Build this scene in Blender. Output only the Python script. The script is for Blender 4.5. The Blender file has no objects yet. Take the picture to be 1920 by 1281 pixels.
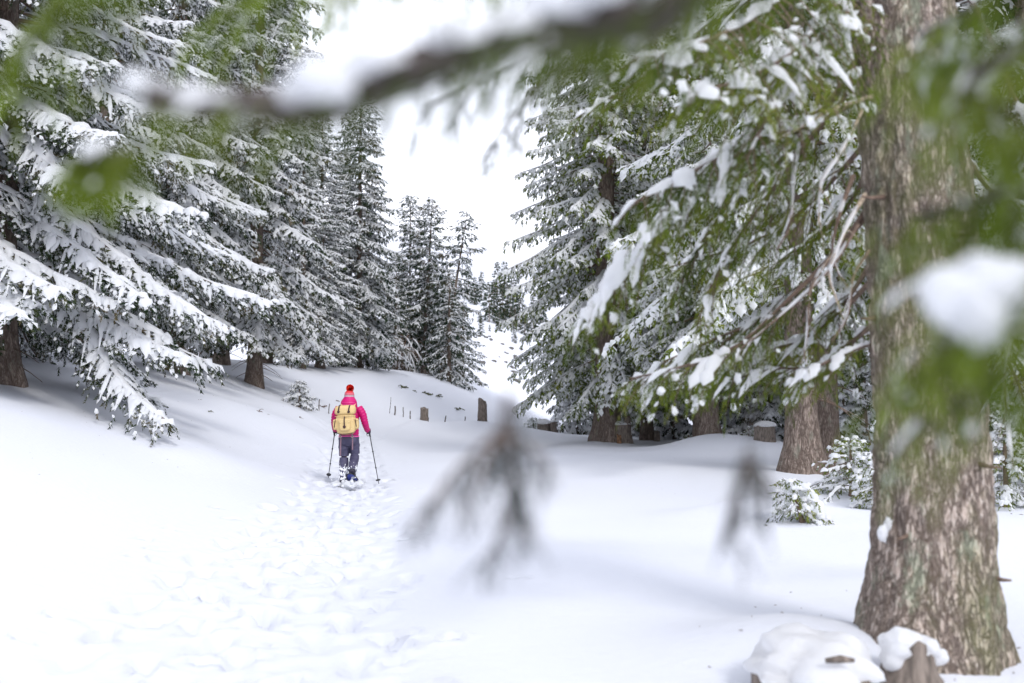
import bpy, bmesh, math, random
import numpy as np

scene = bpy.context.scene
R_ = math.radians
PI = math.pi

# ------------------------------------------------------------------ camera
EYE = 1.6
PITCH = R_(3.2)
FPX = 1867.0                       # focal length in photo pixels (1920 wide)
cam = bpy.data.cameras.new('camera')
cam.sensor_width = 36.0
cam.lens = 35.0
cam.clip_start = 0.05
cam.clip_end = 6000
cam.dof.use_dof = True
cam.dof.focus_distance = 18.0
cam.dof.aperture_fstop = 1.5
camo = bpy.data.objects.new('camera', cam)
scene.collection.objects.link(camo)
camo.location = (0, 0, EYE)
camo.rotation_euler = (PI / 2 + PITCH, 0, 0)
scene.camera = camo

# ------------------------------------------------------------------ sky and sun
SUN_EL, SUN_AZ = R_(40), R_(152)   # azimuth clockwise from +Y: behind the camera, to its right
w = bpy.data.worlds.new('World')
scene.world = w
w.use_nodes = True
nt = w.node_tree
nt.nodes.clear()
sky = nt.nodes.new('ShaderNodeTexSky')
sky.sky_type = 'NISHITA'
sky.sun_disc = False
sky.sun_elevation = SUN_EL
sky.sun_rotation = SUN_AZ
sky.altitude = 1600
mix = nt.nodes.new('ShaderNodeMix')
mix.data_type = 'RGBA'
mix.inputs['Factor'].default_value = 0.82      # a closed white cloud deck
mix.inputs['B'].default_value = (11.6, 11.9, 13.2, 1)
bg = nt.nodes.new('ShaderNodeBackground')
bg.inputs['Strength'].default_value = 0.1
wo = nt.nodes.new('ShaderNodeOutputWorld')
nt.links.new(sky.outputs[0], mix.inputs['A'])
nt.links.new(mix.outputs['Result'], bg.inputs['Color'])
nt.links.new(bg.outputs[0], wo.inputs['Surface'])

sun = bpy.data.lights.new('sun', 'SUN')
sun.energy = 1.35
sun.angle = R_(13)
sun.color = (1.0, 0.97, 0.93)
suno = bpy.data.objects.new('sun', sun)
scene.collection.objects.link(suno)
suno.location = (0, 0, 60)
suno.rotation_euler = (PI / 2 - SUN_EL, 0, PI - SUN_AZ)

scene.view_settings.view_transform = 'Standard'
scene.view_settings.look = 'None'
scene.view_settings.exposure = 0.62
scene.view_settings.gamma = 1.0
scene.view_settings.use_curve_mapping = False
scene.render.engine = 'CYCLES'
scene.cycles.use_denoising = True
scene.cycles.max_bounces = 8
scene.cycles.diffuse_bounces = 7
scene.cycles.glossy_bounces = 2
scene.cycles.transmission_bounces = 4
scene.cycles.caustics_reflective = False
scene.cycles.caustics_refractive = False

# ------------------------------------------------------------------ helpers
C = scene.collection


def P(px, py, d):
    """photo pixel + depth (metres along world Y) -> world point"""
    u = (px - 960) / FPX
    v = (640.5 - py) / FPX
    cy, sy = math.cos(PITCH), math.sin(PITCH)
    dy = cy - sy * v
    dz = sy + cy * v
    s = d / dy
    return np.array([u * s, d, EYE + dz * s])


def X(px, d):
    return (px - 960) / FPX * d


def nrm(a):
    return a / np.maximum(np.linalg.norm(a, axis=-1, keepdims=True), 1e-9)


def _hash(ix, iy, seed):
    n = (ix.astype(np.int64) * 374761393 + iy.astype(np.int64) * 668265263 + seed * 1274126177) & 0xffffffff
    n = ((n ^ (n >> 13)) * 1274126177) & 0xffffffff
    n = n ^ (n >> 16)
    return (n & 0xffffff) / float(0xffffff)


def vnoise(x, y, seed=0, wrap=None):
    x = np.asarray(x, float)
    y = np.asarray(y, float)
    ix = np.floor(x).astype(np.int64)
    iy = np.floor(y).astype(np.int64)
    fx = x - ix
    fy = y - iy
    fx = fx * fx * (3 - 2 * fx)
    fy = fy * fy * (3 - 2 * fy)
    ix1 = ix + 1
    if wrap:
        ix = ix % wrap
        ix1 = ix1 % wrap
    a = _hash(ix, iy, seed)
    b = _hash(ix1, iy, seed)
    c = _hash(ix, iy + 1, seed)
    d = _hash(ix1, iy + 1, seed)
    return (a * (1 - fx) + b * fx) * (1 - fy) + (c * (1 - fx) + d * fx) * fy - 0.5


def smooth(a, b, x):
    t = np.clip((x - a) / (b - a), 0, 1)
    return t * t * (3 - 2 * t)


def softplus(x, k):
    return np.log1p(np.exp(np.clip(x / k, -40, 40))) * k


class Geo:
    """collects vertices and faces as arrays, then becomes ONE mesh"""

    def __init__(self):
        self.v, self.f, self.n = [], [], 0

    def add(self, v, *faces):
        v = np.asarray(v, np.float32).reshape(-1, 3)
        for f in faces:
            f = np.asarray(f, np.int64)
            if len(f):
                self.f.append(f + self.n)
        self.v.append(v)
        self.n += len(v)
        return self

    def mesh(self, name, mats, smooth_=True):
        me = bpy.data.meshes.new(name)
        if not self.v:
            return me
        v = np.concatenate(self.v)
        me.vertices.add(len(v))
        me.vertices.foreach_set('co', v.ravel())
        nl = sum(f.size for f in self.f)
        npoly = sum(len(f) for f in self.f)
        me.loops.add(nl)
        me.loops.foreach_set('vertex_index', np.concatenate([f.ravel() for f in self.f]).astype(np.int32))
        tot = np.concatenate([np.full(len(f), f.shape[1]) for f in self.f]).astype(np.int32)
        st = np.concatenate([[0], np.cumsum(tot)[:-1]]).astype(np.int32)
        me.polygons.add(npoly)
        me.polygons.foreach_set('loop_start', st)
        me.polygons.foreach_set('loop_total', tot)
        me.polygons.foreach_set('use_smooth', np.full(npoly, smooth_))
        for m in (mats if isinstance(mats, (list, tuple)) else [mats]):
            me.materials.append(m)
        me.update(calc_edges=True)
        return me

    def obj(self, name, mats, parent=None, smooth_=True, loc=None):
        o = bpy.data.objects.new(name, self.mesh(name, mats, smooth_))
        C.objects.link(o)
        if parent is not None:
            o.parent = parent
        if loc is not None:
            o.location = loc
        return o


def rings(Pt, S, U, A, B, ang, low=None, jit=None, rng=None, open_=False):
    """batch of swept tubes. Pt (N,K,3), S/U frames, A/B half-axes (N,K) -> verts, quads"""
    N, K = Pt.shape[:2]
    M = len(ang)
    ca, sa = np.cos(ang), np.sin(ang)
    if low is not None:
        sa = np.where(sa < 0, sa * low, sa)
    V = (Pt[:, :, None, :] + S[:, :, None, :] * (A[:, :, None] * ca)[..., None]
         + U[:, :, None, :] * (B[:, :, None] * sa)[..., None])
    if jit is not None:
        V = V + (rng.random(V.shape) - 0.5) * (jit * A)[:, :, None, None] * 2
    base = (np.arange(N) * K * M)[:, None, None]
    k = (np.arange(K - 1) * M)[None, :, None]
    m = np.arange(M)[None, None, :]
    if open_:
        m = m[:, :, :-1]
    m1 = (m + 1) % M
    q = np.stack([base + k + m, base + k + m1, base + k + M + m1, base + k + M + m], -1).reshape(-1, 4)
    return V.reshape(-1, 3), q


def frames(Pt):
    """tangent, horizontal side and up for polylines (N,K,3)"""
    T = np.gradient(Pt, axis=1)
    T = nrm(T)
    Z = np.array([0, 0, 1.0])
    S = np.cross(T, Z)
    ln = np.linalg.norm(S, axis=-1, keepdims=True)
    S = np.where(ln < 0.05, np.array([1.0, 0, 0]), S / np.maximum(ln, 1e-6))
    U = np.cross(S, T)
    return T, S, U


def tube(points, radii, sides=8, geo=None, cap=True, ry=None):
    Pt = np.asarray(points, float)[None]
    T, S, U = frames(Pt)
    A = np.asarray(radii, float)[None] * np.ones(Pt.shape[:2])
    B = A if ry is None else np.asarray(ry, float)[None] * np.ones(Pt.shape[:2])
    ang = np.arange(sides) * 2 * PI / sides
    v, q = rings(Pt, S, U, A, B, ang)
    g = geo or Geo()
    K = Pt.shape[1]
    tris = []
    if cap:
        v = np.concatenate([v, Pt[0, :1], Pt[0, -1:]])
        n0 = K * sides
        for m in range(sides):
            tris.append((n0, (m + 1) % sides, m))
            tris.append((n0 + 1, (K - 1) * sides + m, (K - 1) * sides + (m + 1) % sides))
    g.add(v, q, np.array(tris).reshape(-1, 3))
    return g


def sweep_z(points, rx, ry, sides=16, geo=None, mod=None):
    """upright sweep with fixed horizontal cross sections"""
    Pt = np.asarray(points, float)
    K = len(Pt)
    ang = np.arange(sides) * 2 * PI / sides
    rx = np.asarray(rx, float)[:, None]
    ry = np.asarray(ry, float)[:, None]
    v = np.stack([Pt[:, 0:1] + rx * np.cos(ang), Pt[:, 1:2] + ry * np.sin(ang),
                  Pt[:, 2:3] + 0 * rx * ang], -1).reshape(-1, 3)
    k = (np.arange(K - 1) * sides)[:, None]
    m = np.arange(sides)[None]
    m1 = (m + 1) % sides
    q = np.stack([k + m, k + m1, k + sides + m1, k + sides + m], -1).reshape(-1, 4)
    v = np.concatenate([v, Pt[:1], Pt[-1:]])
    n0 = K * sides
    t = [(n0, (i + 1) % sides, i) for i in range(sides)] + \
        [(n0 + 1, (K - 1) * sides + i, (K - 1) * sides + (i + 1) % sides) for i in range(sides)]
    g = geo or Geo()
    return g.add(v, q, np.array(t))


def blob(center, size, geo=None, seed=0, amp=0.18, seg=12, rg=8, flat=0.0, nscale=2.2):
    """lumpy ellipsoid; flat = how much of the lower half is pressed flat"""
    th = np.linspace(0, PI, rg)[:, None]
    ph = (np.arange(seg) * 2 * PI / seg)[None]
    d = np.stack([np.sin(th) * np.cos(ph), np.sin(th) * np.sin(ph), np.cos(th) + 0 * ph], -1)
    n = vnoise(d[..., 0] * nscale + d[..., 2] * 1.7 + seed * 3.1, d[..., 1] * nscale + d[..., 2] * 1.3 + seed * 1.7, seed)
    d = d * (1 + amp * 2 * n)[..., None]
    d[0] = d[0].mean(0)
    d[-1] = d[-1].mean(0)
    if flat:
        d[..., 2] = np.where(d[..., 2] < 0, d[..., 2] * (1 - flat), d[..., 2])
    v = d * np.asarray(size) + np.asarray(center)
    k = (np.arange(rg - 1) * seg)[:, None]
    m = np.arange(seg)[None]
    m1 = (m + 1) % seg
    q = np.stack([k + m, k + seg + m, k + seg + m1, k + m1], -1).reshape(-1, 4)
    g = geo or Geo()
    return g.add(v.reshape(-1, 3), q)


def thing(name, label, cat, loc=(0, 0, 0), rotz=0, group=None):
    o = bpy.data.objects.new(name, None)
    C.objects.link(o)
    o.empty_display_size = 0.3
    o.location = [float(q) for q in loc]
    o.rotation_euler = (0, 0, rotz)
    tag(o, label, cat, group)
    return o


def tag(o, label, cat, group=None):
    o['label'] = label
    o['category'] = cat
    if group:
        o['group'] = group
    return o


def kind(o, k):
    o['kind'] = k
    return o


def dup(root, label, group=None):
    r = root.copy()
    C.objects.link(r)
    r['label'] = label
    if group:
        r['group'] = group
    elif 'group' in r:
        del r['group']
    for ch in list(root.children):
        c = ch.copy()
        C.objects.link(c)
        c.parent = r
        for gch in ch.children:
            d = gch.copy()
            C.objects.link(d)
            d.parent = c
    return r


# ------------------------------------------------------------------ materials
def newmat(name):
    m = bpy.data.materials.new(name)
    m.use_nodes = True
    t = m.node_tree
    b = t.nodes['Principled BSDF']
    return m, t, b


def nd(t, kind_, **kw):
    n = t.nodes.new(kind_)
    for k, v in kw.items():
        if k in n.inputs:
            n.inputs[k].default_value = v
        else:
            setattr(n, k, v)
    return n


def coords(t, scale=(1, 1, 1), obj=True):
    tc = t.nodes.new('ShaderNodeTexCoord')
    mp = t.nodes.new('ShaderNodeMapping')
    mp.inputs['Scale'].default_value = scale
    t.links.new(tc.outputs['Object' if obj else 'Generated'], mp.inputs['Vector'])
    return mp.outputs['Vector']


def ramp(t, fac, stops):
    r = t.nodes.new('ShaderNodeValToRGB')
    el = r.color_ramp.elements
    while len(el) < len(stops):
        el.new(0.5)
    for e, (p, c) in zip(el, stops):
        e.position = p
        e.color = (*c, 1)
    t.links.new(fac, r.inputs['Fac'])
    return r.outputs['Color']


def mat_snow(name, bump=0.35, col=(0.93, 0.94, 0.96), sss=0.0):
    m, t, b = newmat(name)
    vec = coords(t)
    n1 = nd(t, 'ShaderNodeTexNoise', Scale=9.0, Detail=5.0, Roughness=0.6)
    n2 = nd(t, 'ShaderNodeTexNoise', Scale=70.0, Detail=3.0)
    t.links.new(vec, n1.inputs['Vector'])
    t.links.new(vec, n2.inputs['Vector'])
    a = nd(t, 'ShaderNodeMath', operation='MULTIPLY_ADD')
    a.inputs[1].default_value = 0.18
    t.links.new(n2.outputs['Fac'], a.inputs[0])
    t.links.new(n1.outputs['Fac'], a.inputs[2])
    bp = nd(t, 'ShaderNodeBump', Strength=bump, Distance=0.03)
    t.links.new(a.outputs[0], bp.inputs['Height'])
    t.links.new(bp.outputs[0], b.inputs['Normal'])
    b.inputs['Base Color'].default_value = (*col, 1)
    b.inputs['Roughness'].default_value = 0.75
    b.inputs['Specular IOR Level'].default_value = 0.25
    if sss:                                    # thin loose snow lets light through
        tl = t.nodes.new('ShaderNodeBsdfTranslucent')
        tl.inputs['Color'].default_value = (*col, 1)
        ms = t.nodes.new('ShaderNodeMixShader')
        ms.inputs[0].default_value = sss
        out = t.nodes['Material Output']
        t.links.new(b.outputs[0], ms.inputs[1])
        t.links.new(tl.outputs[0], ms.inputs[2])
        t.links.new(ms.outputs[0], out.inputs['Surface'])
    return m


def mat_needles(name, dark, mid, warm, trans=0.3, nscale=1.3, warm_at=0.66):
    m, t, b = newmat(name)
    t.nodes.remove(b)
    out = t.nodes['Material Output']
    oi = t.nodes.new('ShaderNodeObjectInfo')
    tc = t.nodes.new('ShaderNodeTexCoord')
    ad = nd(t, 'ShaderNodeVectorMath', operation='ADD')
    sc = nd(t, 'ShaderNodeVectorMath', operation='SCALE')
    cx = nd(t, 'ShaderNodeCombineXYZ')
    t.links.new(oi.outputs['Random'], cx.inputs[0])
    t.links.new(cx.outputs[0], sc.inputs[0])
    sc.inputs['Scale'].default_value = 37.0
    t.links.new(tc.outputs['Object'], ad.inputs[0])
    t.links.new(sc.outputs[0], ad.inputs[1])
    n1 = nd(t, 'ShaderNodeTexNoise', Scale=nscale, Detail=4.0, Roughness=0.65)
    t.links.new(ad.outputs[0], n1.inputs['Vector'])
    c1 = ramp(t, n1.outputs['Fac'], [(0.36, dark), (0.52, mid), (warm_at, warm)])
    n2 = nd(t, 'ShaderNodeTexNoise', Scale=22.0, Detail=1.0)
    t.links.new(ad.outputs[0], n2.inputs['Vector'])
    mr = nd(t, 'ShaderNodeMapRange')
    mr.inputs['From Min'].default_value = 0.3
    mr.inputs['From Max'].default_value = 0.7
    mr.inputs['To Min'].default_value = 0.6
    mr.inputs['To Max'].default_value = 1.45
    t.links.new(n2.outputs['Fac'], mr.inputs['Value'])
    mu = nd(t, 'ShaderNodeVectorMath', operation='SCALE')
    t.links.new(c1, mu.inputs[0])
    t.links.new(mr.outputs[0], mu.inputs['Scale'])
    df = t.nodes.new('ShaderNodeBsdfDiffuse')
    tr = t.nodes.new('ShaderNodeBsdfTranslucent')
    ms = t.nodes.new('ShaderNodeMixShader')
    ms.inputs[0].default_value = trans
    t.links.new(mu.outputs[0], df.inputs['Color'])
    t.links.new(mu.outputs[0], tr.inputs['Color'])
    t.links.new(df.outputs[0], ms.inputs[1])
    t.links.new(tr.outputs[0], ms.inputs[2])
    t.links.new(ms.outputs[0], out.inputs['Surface'])
    return m


def mat_bark(name, c0, c1, c2, scale=(7, 7, 2.2), bump=0.9, moss=None, lichen=None):
    m, t, b = newmat(name)
    vec = coords(t, scale)
    nz = nd(t, 'ShaderNodeTexNoise', Scale=1.1, Detail=4.0)
    t.links.new(vec, nz.inputs['Vector'])
    mx = nd(t, 'ShaderNodeVectorMath', operation='MULTIPLY_ADD')
    mx.inputs[1].default_value = (1.1, 1.1, 1.1)
    t.links.new(nz.outputs['Color'], mx.inputs[0])
    t.links.new(vec, mx.inputs[2])
    vc = nd(t, 'ShaderNodeTexVoronoi', Scale=2.4)
    t.links.new(mx.outputs[0], vc.inputs['Vector'])
    # meandering upright fissures: ridges of a stretched noise, two sizes
    fis = []
    for sc_, wd_ in ((0.75, 0.050), (1.7, 0.055)):
        nf = nd(t, 'ShaderNodeTexNoise', Scale=sc_, Detail=5.0, Roughness=0.62, Distortion=0.5)
        t.links.new(vec, nf.inputs['Vector'])
        sb = nd(t, 'ShaderNodeMath', operation='SUBTRACT')
        sb.inputs[1].default_value = 0.5
        t.links.new(nf.outputs['Fac'], sb.inputs[0])
        ab = nd(t, 'ShaderNodeMath', operation='ABSOLUTE')
        t.links.new(sb.outputs[0], ab.inputs[0])
        mf = nd(t, 'ShaderNodeMapRange')
        mf.inputs['From Max'].default_value = wd_
        mf.inputs['To Min'].default_value = 0.3
        t.links.new(ab.outputs[0], mf.inputs['Value'])
        fis.append(mf.outputs[0])
    pm = nd(t, 'ShaderNodeMath', operation='MULTIPLY')
    t.links.new(fis[0], pm.inputs[0])
    t.links.new(fis[1], pm.inputs[1])
    plate = pm.outputs[0]
    n2 = nd(t, 'ShaderNodeTexNoise', Scale=6.0, Detail=6.0, Roughness=0.7)
    t.links.new(vec, n2.inputs['Vector'])
    col = ramp(t, n2.outputs['Fac'], [(0.33, c0), (0.5, c1), (0.68, c2)])
    tint = nd(t, 'ShaderNodeMix', data_type='RGBA', blend_type='OVERLAY')
    tint.inputs['Factor'].default_value = 0.25
    t.links.new(col, tint.inputs['A'])
    sp = nd(t, 'ShaderNodeSeparateColor')
    t.links.new(vc.outputs['Color'], sp.inputs[0])
    t.links.new(sp.outputs[0], tint.inputs['B'])
    mul = nd(t, 'ShaderNodeMix', data_type='RGBA')
    mul.inputs['A'].default_value = (c0[0] * 0.75, c0[1] * 0.72, c0[2] * 0.7, 1)
    t.links.new(plate, mul.inputs['Factor'])
    t.links.new(tint.outputs['Result'], mul.inputs['B'])
    last = mul.outputs['Result']
    v2 = coords(t, (1, 1, 0.45))
    for cc, s, lo, hi in ([(moss, 1.5, 0.48, 0.66)] if moss else []) + ([(lichen, 5.5, 0.56, 0.64)] if lichen else []):
        nm = nd(t, 'ShaderNodeTexNoise', Scale=s, Detail=5.0, Roughness=0.7)
        t.links.new(v2, nm.inputs['Vector'])
        fac = ramp(t, nm.outputs['Fac'], [(lo, (0, 0, 0)), (hi, (0.5, 0.5, 0.5))])
        mm = nd(t, 'ShaderNodeMix', data_type='RGBA')
        mm.inputs['B'].default_value = (*cc, 1)
        t.links.new(fac, mm.inputs['Factor'])
        t.links.new(last, mm.inputs['A'])
        last = mm.outputs['Result']
    t.links.new(last, b.inputs['Base Color'])
    b.inputs['Roughness'].default_value = 0.9
    b.inputs['Specular IOR Level'].default_value = 0.15
    hs = nd(t, 'ShaderNodeMath', operation='MULTIPLY_ADD')
    hs.inputs[1].default_value = 0.5
    t.links.new(n2.outputs['Fac'], hs.inputs[0])
    t.links.new(plate, hs.inputs[2])
    bp = nd(t, 'ShaderNodeBump', Strength=bump, Distance=0.02)
    t.links.new(hs.outputs[0], bp.inputs['Height'])
    t.links.new(bp.outputs[0], b.inputs['Normal'])
    return m


def mat_plain(name, col, rough=0.7, var=0.25, scale=30, metal=0.0, bump=0.2, stretch=(1, 1, 1), sheen=0.0):
    m, t, b = newmat(name)
    vec = coords(t, stretch)
    n = nd(t, 'ShaderNodeTexNoise', Scale=float(scale), Detail=4.0)
    t.links.new(vec, n.inputs['Vector'])
    lo = tuple(c * (1 - var) for c in col)
    hi = tuple(min(1, c * (1 + var)) for c in col)
    t.links.new(ramp(t, n.outputs['Fac'], [(0.3, lo), (0.7, hi)]), b.inputs['Base Color'])
    b.inputs['Roughness'].default_value = rough
    b.inputs['Metallic'].default_value = metal
    b.inputs['Specular IOR Level'].default_value = 0.3
    if sheen:
        b.inputs['Sheen Weight'].default_value = sheen
    bp = nd(t, 'ShaderNodeBump', Strength=bump, Distance=0.01)
    t.links.new(n.outputs['Fac'], bp.inputs['Height'])
    t.links.new(bp.outputs[0], b.inputs['Normal'])
    return m


M = {}
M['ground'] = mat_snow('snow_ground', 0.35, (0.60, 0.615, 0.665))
M['snow'] = mat_snow('snow_fluffy', 0.5, sss=0.55)
M['needle_snowy'] = mat_needles('needles_snowy', (0.016, 0.030, 0.020), (0.045, 0.062, 0.028), (0.130, 0.105, 0.060), 0.25)
M['needle_dark'] = mat_needles('needles_dark', (0.018, 0.036, 0.028), (0.042, 0.062, 0.036), (0.115, 0.085, 0.048), 0.25)
M['needle_green'] = mat_needles('needles_green', (0.048, 0.074, 0.018), (0.135, 0.178, 0.030), (0.23, 0.25, 0.05), 0.45, 1.6)
M['needle_close'] = mat_needles('needles_close', (0.11, 0.16, 0.026), (0.19, 0.25, 0.040), (0.25, 0.29, 0.06), 0.5, 3.0)
M['needle_grey'] = mat_needles('needles_grey', (0.020, 0.027, 0.026), (0.034, 0.044, 0.038), (0.05, 0.055, 0.05), 0.2, 3.0)
M['bark_main'] = mat_bark('bark_main', (0.19, 0.142, 0.112), (0.43, 0.352, 0.30), (0.63, 0.55, 0.49), (17, 17, 4.0), 1.0,
                          moss=(0.190, 0.225, 0.070), lichen=(0.36, 0.42, 0.31))
M['bark'] = mat_bark('bark', (0.12, 0.09, 0.074), (0.235, 0.185, 0.155), (0.36, 0.30, 0.26), (8, 8, 2.0), 0.8,
                     lichen=(0.24, 0.24, 0.19))
M['twig'] = mat_plain('twig_bark', (0.150, 0.105, 0.080), 0.85, 0.4, 40)
M['twig_dark'] = mat_plain('twig_dark', (0.075, 0.062, 0.056), 0.85, 0.4, 40)
M['twig_pale'] = mat_plain('twig_pale', (0.36, 0.29, 0.22), 0.85, 0.35, 40)
M['stump'] = mat_plain('stump_wood', (0.170, 0.140, 0.118), 0.9, 0.55, 9, stretch=(3, 3, 0.7), bump=0.8)
M['stump_rot'] = mat_plain('stump_rotten', (0.22, 0.125, 0.07), 0.9, 0.5, 12, bump=0.8)
M['post'] = mat_plain('fence_post_wood', (0.120, 0.105, 0.094), 0.9, 0.4, 14, stretch=(4, 4, 0.6), bump=0.5)
M['rock'] = mat_plain('rock_grey', (0.105, 0.098, 0.092), 0.9, 0.5, 7, bump=0.7)
M['moss'] = mat_plain('moss_olive', (0.075, 0.082, 0.024), 0.95, 0.5, 24, bump=0.8)

# ------------------------------------------------------------------ terrain
TRUNK_XY = (X(1746, 5.95), 5.95)
MOUNDS = [  # x, y, radius, height
    (X(1430, 13.2), 13.4, 1.25, 0.28), (X(1410, 27), 27.5, 2.6, 0.45), (X(1490, 6.0), 6.2, 0.75, 0.20),
    (X(1640, 5.7), 5.75, 0.5, 0.10), (X(1130, 34), 34.0, 1.6, 0.22), (X(1500, 18.4), 18.6, 1.0, 0.18),
    (X(1330, 29), 29.2, 1.6, 0.22), (X(900, 40), 39.6, 3.0, 0.18), (X(1590, 15), 15.4, 1.1, 0.22),
    (-5.9, 24.5, 2.2, 0.32), (-6.2, 29, 1.8, 0.25), (-9.2, 18, 3.2, -0.22), (-5.6, 17.0, 1.6, 0.14),
    (X(1230, 21), 21, 3.5, 0.16), (X(1000, 26), 26, 4.0, 0.14), (X(1750, 12), 12, 2.4, 0.14),
]


def trail_x(y):
    return np.interp(y, [0, 5.5, 11.6, 18, 24, 30, 36, 44, 60], [-1.5, -1.75, -2.25, -2.95, -3.9, -4.9, -5.0, -4.2, -2.0])


def ground(x, y):
    x = np.asarray(x, float)
    y = np.asarray(y, float)
    xl = -3.75 + 5.6 * smooth(38, 56, y)
    u = xl - x
    sp = softplus(u, 0.6)
    z = -0.3 * np.log(np.exp(-0.40 * sp / 0.3) + np.exp(-(2.25 + 0.055 * sp) / 0.3)) + 0.3 * math.log(1 + math.exp(-7.5))
    z = z + 0.4 * smooth(33, 40, y) * smooth(3, -2, x)
    # far valley and slopes
    z = z + 0.085 * softplus(y - 66, 6) + 0.15 * softplus(y - 160, 12)
    z = z + (0.25 * softplus(np.abs(x + 2) - 34, 8) * smooth(55, 110, y))
    z = z + 0.11 * softplus(x - 26, 4)
    near = 1 - smooth(1.0, 2.2, np.abs(x - trail_x(y))) * 1.0
    am = 1 - 0.8 * near
    z = z + am * (0.20 * vnoise(x / 5.0, y / 5.0, 3) + 0.09 * vnoise(x / 1.9, y / 1.9, 5))
    z = z + 0.8 * vnoise(x / 30, y / 30, 9) * smooth(60, 90, y) + 3.0 * vnoise(x / 60, y / 60, 11) * smooth(100, 200, y)
    for mx_, my_, r, h in MOUNDS:
        z = z + h * np.exp(-((x - mx_) ** 2 + (y - my_) ** 2) / (r * r) * 1.4)
    return z


def gz(x, y):
    return float(ground(np.array([x]), np.array([y]))[0])


def spaced(stops):
    """stops: [(start, step), ..., (end, None)]"""
    out = []
    for (a, s), (b, _) in zip(stops[:-1], stops[1:]):
        n = max(1, int(round((b - a) / s)))
        out.extend(np.linspace(a, b, n, endpoint=False))
    out.append(stops[-1][0])
    return np.array(out)


xs = spaced([(-420, 30), (-120, 10), (-40, 2.0), (-16, 0.35), (-6, 0.15), (-4.4, 0.06), (0.7, 0.15), (4.5, 0.18), (9, 0.6), (24, 2.5), (60, 12), (120, 30), (420, None)])
ys = spaced([(-40, 6), (-4, 0.8), (2.5, 0.06), (4.4, 0.042), (12, 0.06), (20, 0.12), (34, 0.35), (60, 1.5), (110, 4), (300, 15), (900, None)])
GX, GY = np.meshgrid(xs, ys)
GZ = ground(GX, GY)
# trodden trail: snowshoe prints, boot holes and churned crumbs pressed into the sheet
rngT = np.random.default_rng(11)


def stamp(px_, py_, a, ln, wd, dep, rim=0.22):
    e = ln * 1.9
    i0, i1 = np.searchsorted(ys, [py_ - e, py_ + e])
    j0, j1 = np.searchsorted(xs, [px_ - e, px_ + e])
    if i1 <= i0 or j1 <= j0:
        return
    dx = GX[i0:i1, j0:j1] - px_
    dy = GY[i0:i1, j0:j1] - py_
    lx = (dx * math.cos(a) + dy * math.sin(a)) / wd
    ly = (-dx * math.sin(a) + dy * math.cos(a)) / ln
    wob = 1 + 0.28 * vnoise(lx * 1.7 + px_ * 9, ly * 1.7 + py_ * 7, 21)
    r = np.sqrt(lx ** 2 + ly ** 2) * wob
    d = -dep * (1 - smooth(0.68, 1.0, r)) + rim * dep * np.exp(-((r - 1.25) / 0.28) ** 2)
    GZ[i0:i1, j0:j1] += d


tr_ = GX - trail_x(GY)
wd_ = np.interp(GY, [4, 8, 14, 20], [1.35, 1.15, 0.9, 0.75])
band = (1 - smooth(0.7, 1.15, np.abs(tr_) / wd_)) * smooth(2.0, 3.0, GY) * (1 - smooth(36, 44, GY))
GZ += band * (-0.06 + 0.024 * vnoise(GX / 0.23, GY / 0.3, 31) + 0.018 * vnoise(GX / 0.1, GY / 0.12, 33))
for lane in (-0.85, -0.25, 0.3, 0.9):
    yy = 3.2 + rngT.random() * 0.4
    side = 1
    while yy < 33:
        cx_ = trail_x(yy) + lane * np.interp(yy, [4, 8, 14, 20], [1.15, 0.95, 0.7, 0.55]) + side * 0.13 + rngT.normal(0, 0.07)
        stamp(cx_, yy, 0.12 + rngT.normal(0, 0.22), 0.24 + 0.08 * rngT.random(), 0.085 + 0.03 * rngT.random(),
              (0.08 + 0.06 * rngT.random()) * (0.55 if rngT.random() < 0.5 else 1.0))
        side = -side
        yy += 0.42 + 0.2 * rngT.random()
for i in range(170):
    yy = 3.5 + 22 * rngT.random() ** 1.5
    cx_ = trail_x(yy) + rngT.normal(0, 0.85)
    stamp(cx_, yy, rngT.random() * 3, 0.06 + 0.07 * rngT.random(), 0.05 + 0.04 * rngT.random(), 0.025 + 0.04 * rngT.random(), 0.4)
for (bx_, by_) in ((765, 1010), (745, 1100), (770, 1180), (757, 1205), (740, 1230), (60, 1210), (120, 1170)):
    d_ = 1.6 * FPX / (by_ - 744)
    stamp(X(bx_, d_), d_, rngT.random(), 0.11, 0.07, 0.07, 0.4)
g = Geo()
ny, nx = GX.shape
idx = np.arange(ny * nx).reshape(ny, nx)
g.add(np.stack([GX, GY, GZ], -1), np.stack([idx[:-1, :-1], idx[:-1, 1:], idx[1:, 1:], idx[1:, :-1]], -1).reshape(-1, 4))
kind(g.obj('ground', M['ground']), 'structure')['label'] = 'deep snow ground with a trodden snowshoe trail'

# far mountain
mm_, mt, mb = newmat('mountain_rock_snow')
gm = mt.nodes.new('ShaderNodeNewGeometry')
sx = mt.nodes.new('ShaderNodeSeparateXYZ')
mt.links.new(gm.outputs['Normal'], sx.inputs[0])
nn = nd(mt, 'ShaderNodeTexNoise', Scale=0.03, Detail=8.0, Roughness=0.7)
mt.links.new(coords(mt, (1, 1, 2.2)), nn.inputs['Vector'])
ma = nd(mt, 'ShaderNodeMath', operation='MULTIPLY_ADD')
ma.inputs[1].default_value = 0.9
mt.links.new(nn.outputs['Fac'], ma.inputs[0])
mt.links.new(sx.outputs['Z'], ma.inputs[2])
mt.links.new(ramp(mt, ma.outputs[0], [(0.93, (0.23, 0.22, 0.235)), (1.0, (0.86, 0.87, 0.9))]), mb.inputs['Base Color'])
mb.inputs['Roughness'].default_value = 0.9
ax_ = np.linspace(-420, 420, 150)
ay_ = np.linspace(720, 1500, 110)
AX, AY = np.meshgrid(ax_, ay_)
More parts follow.
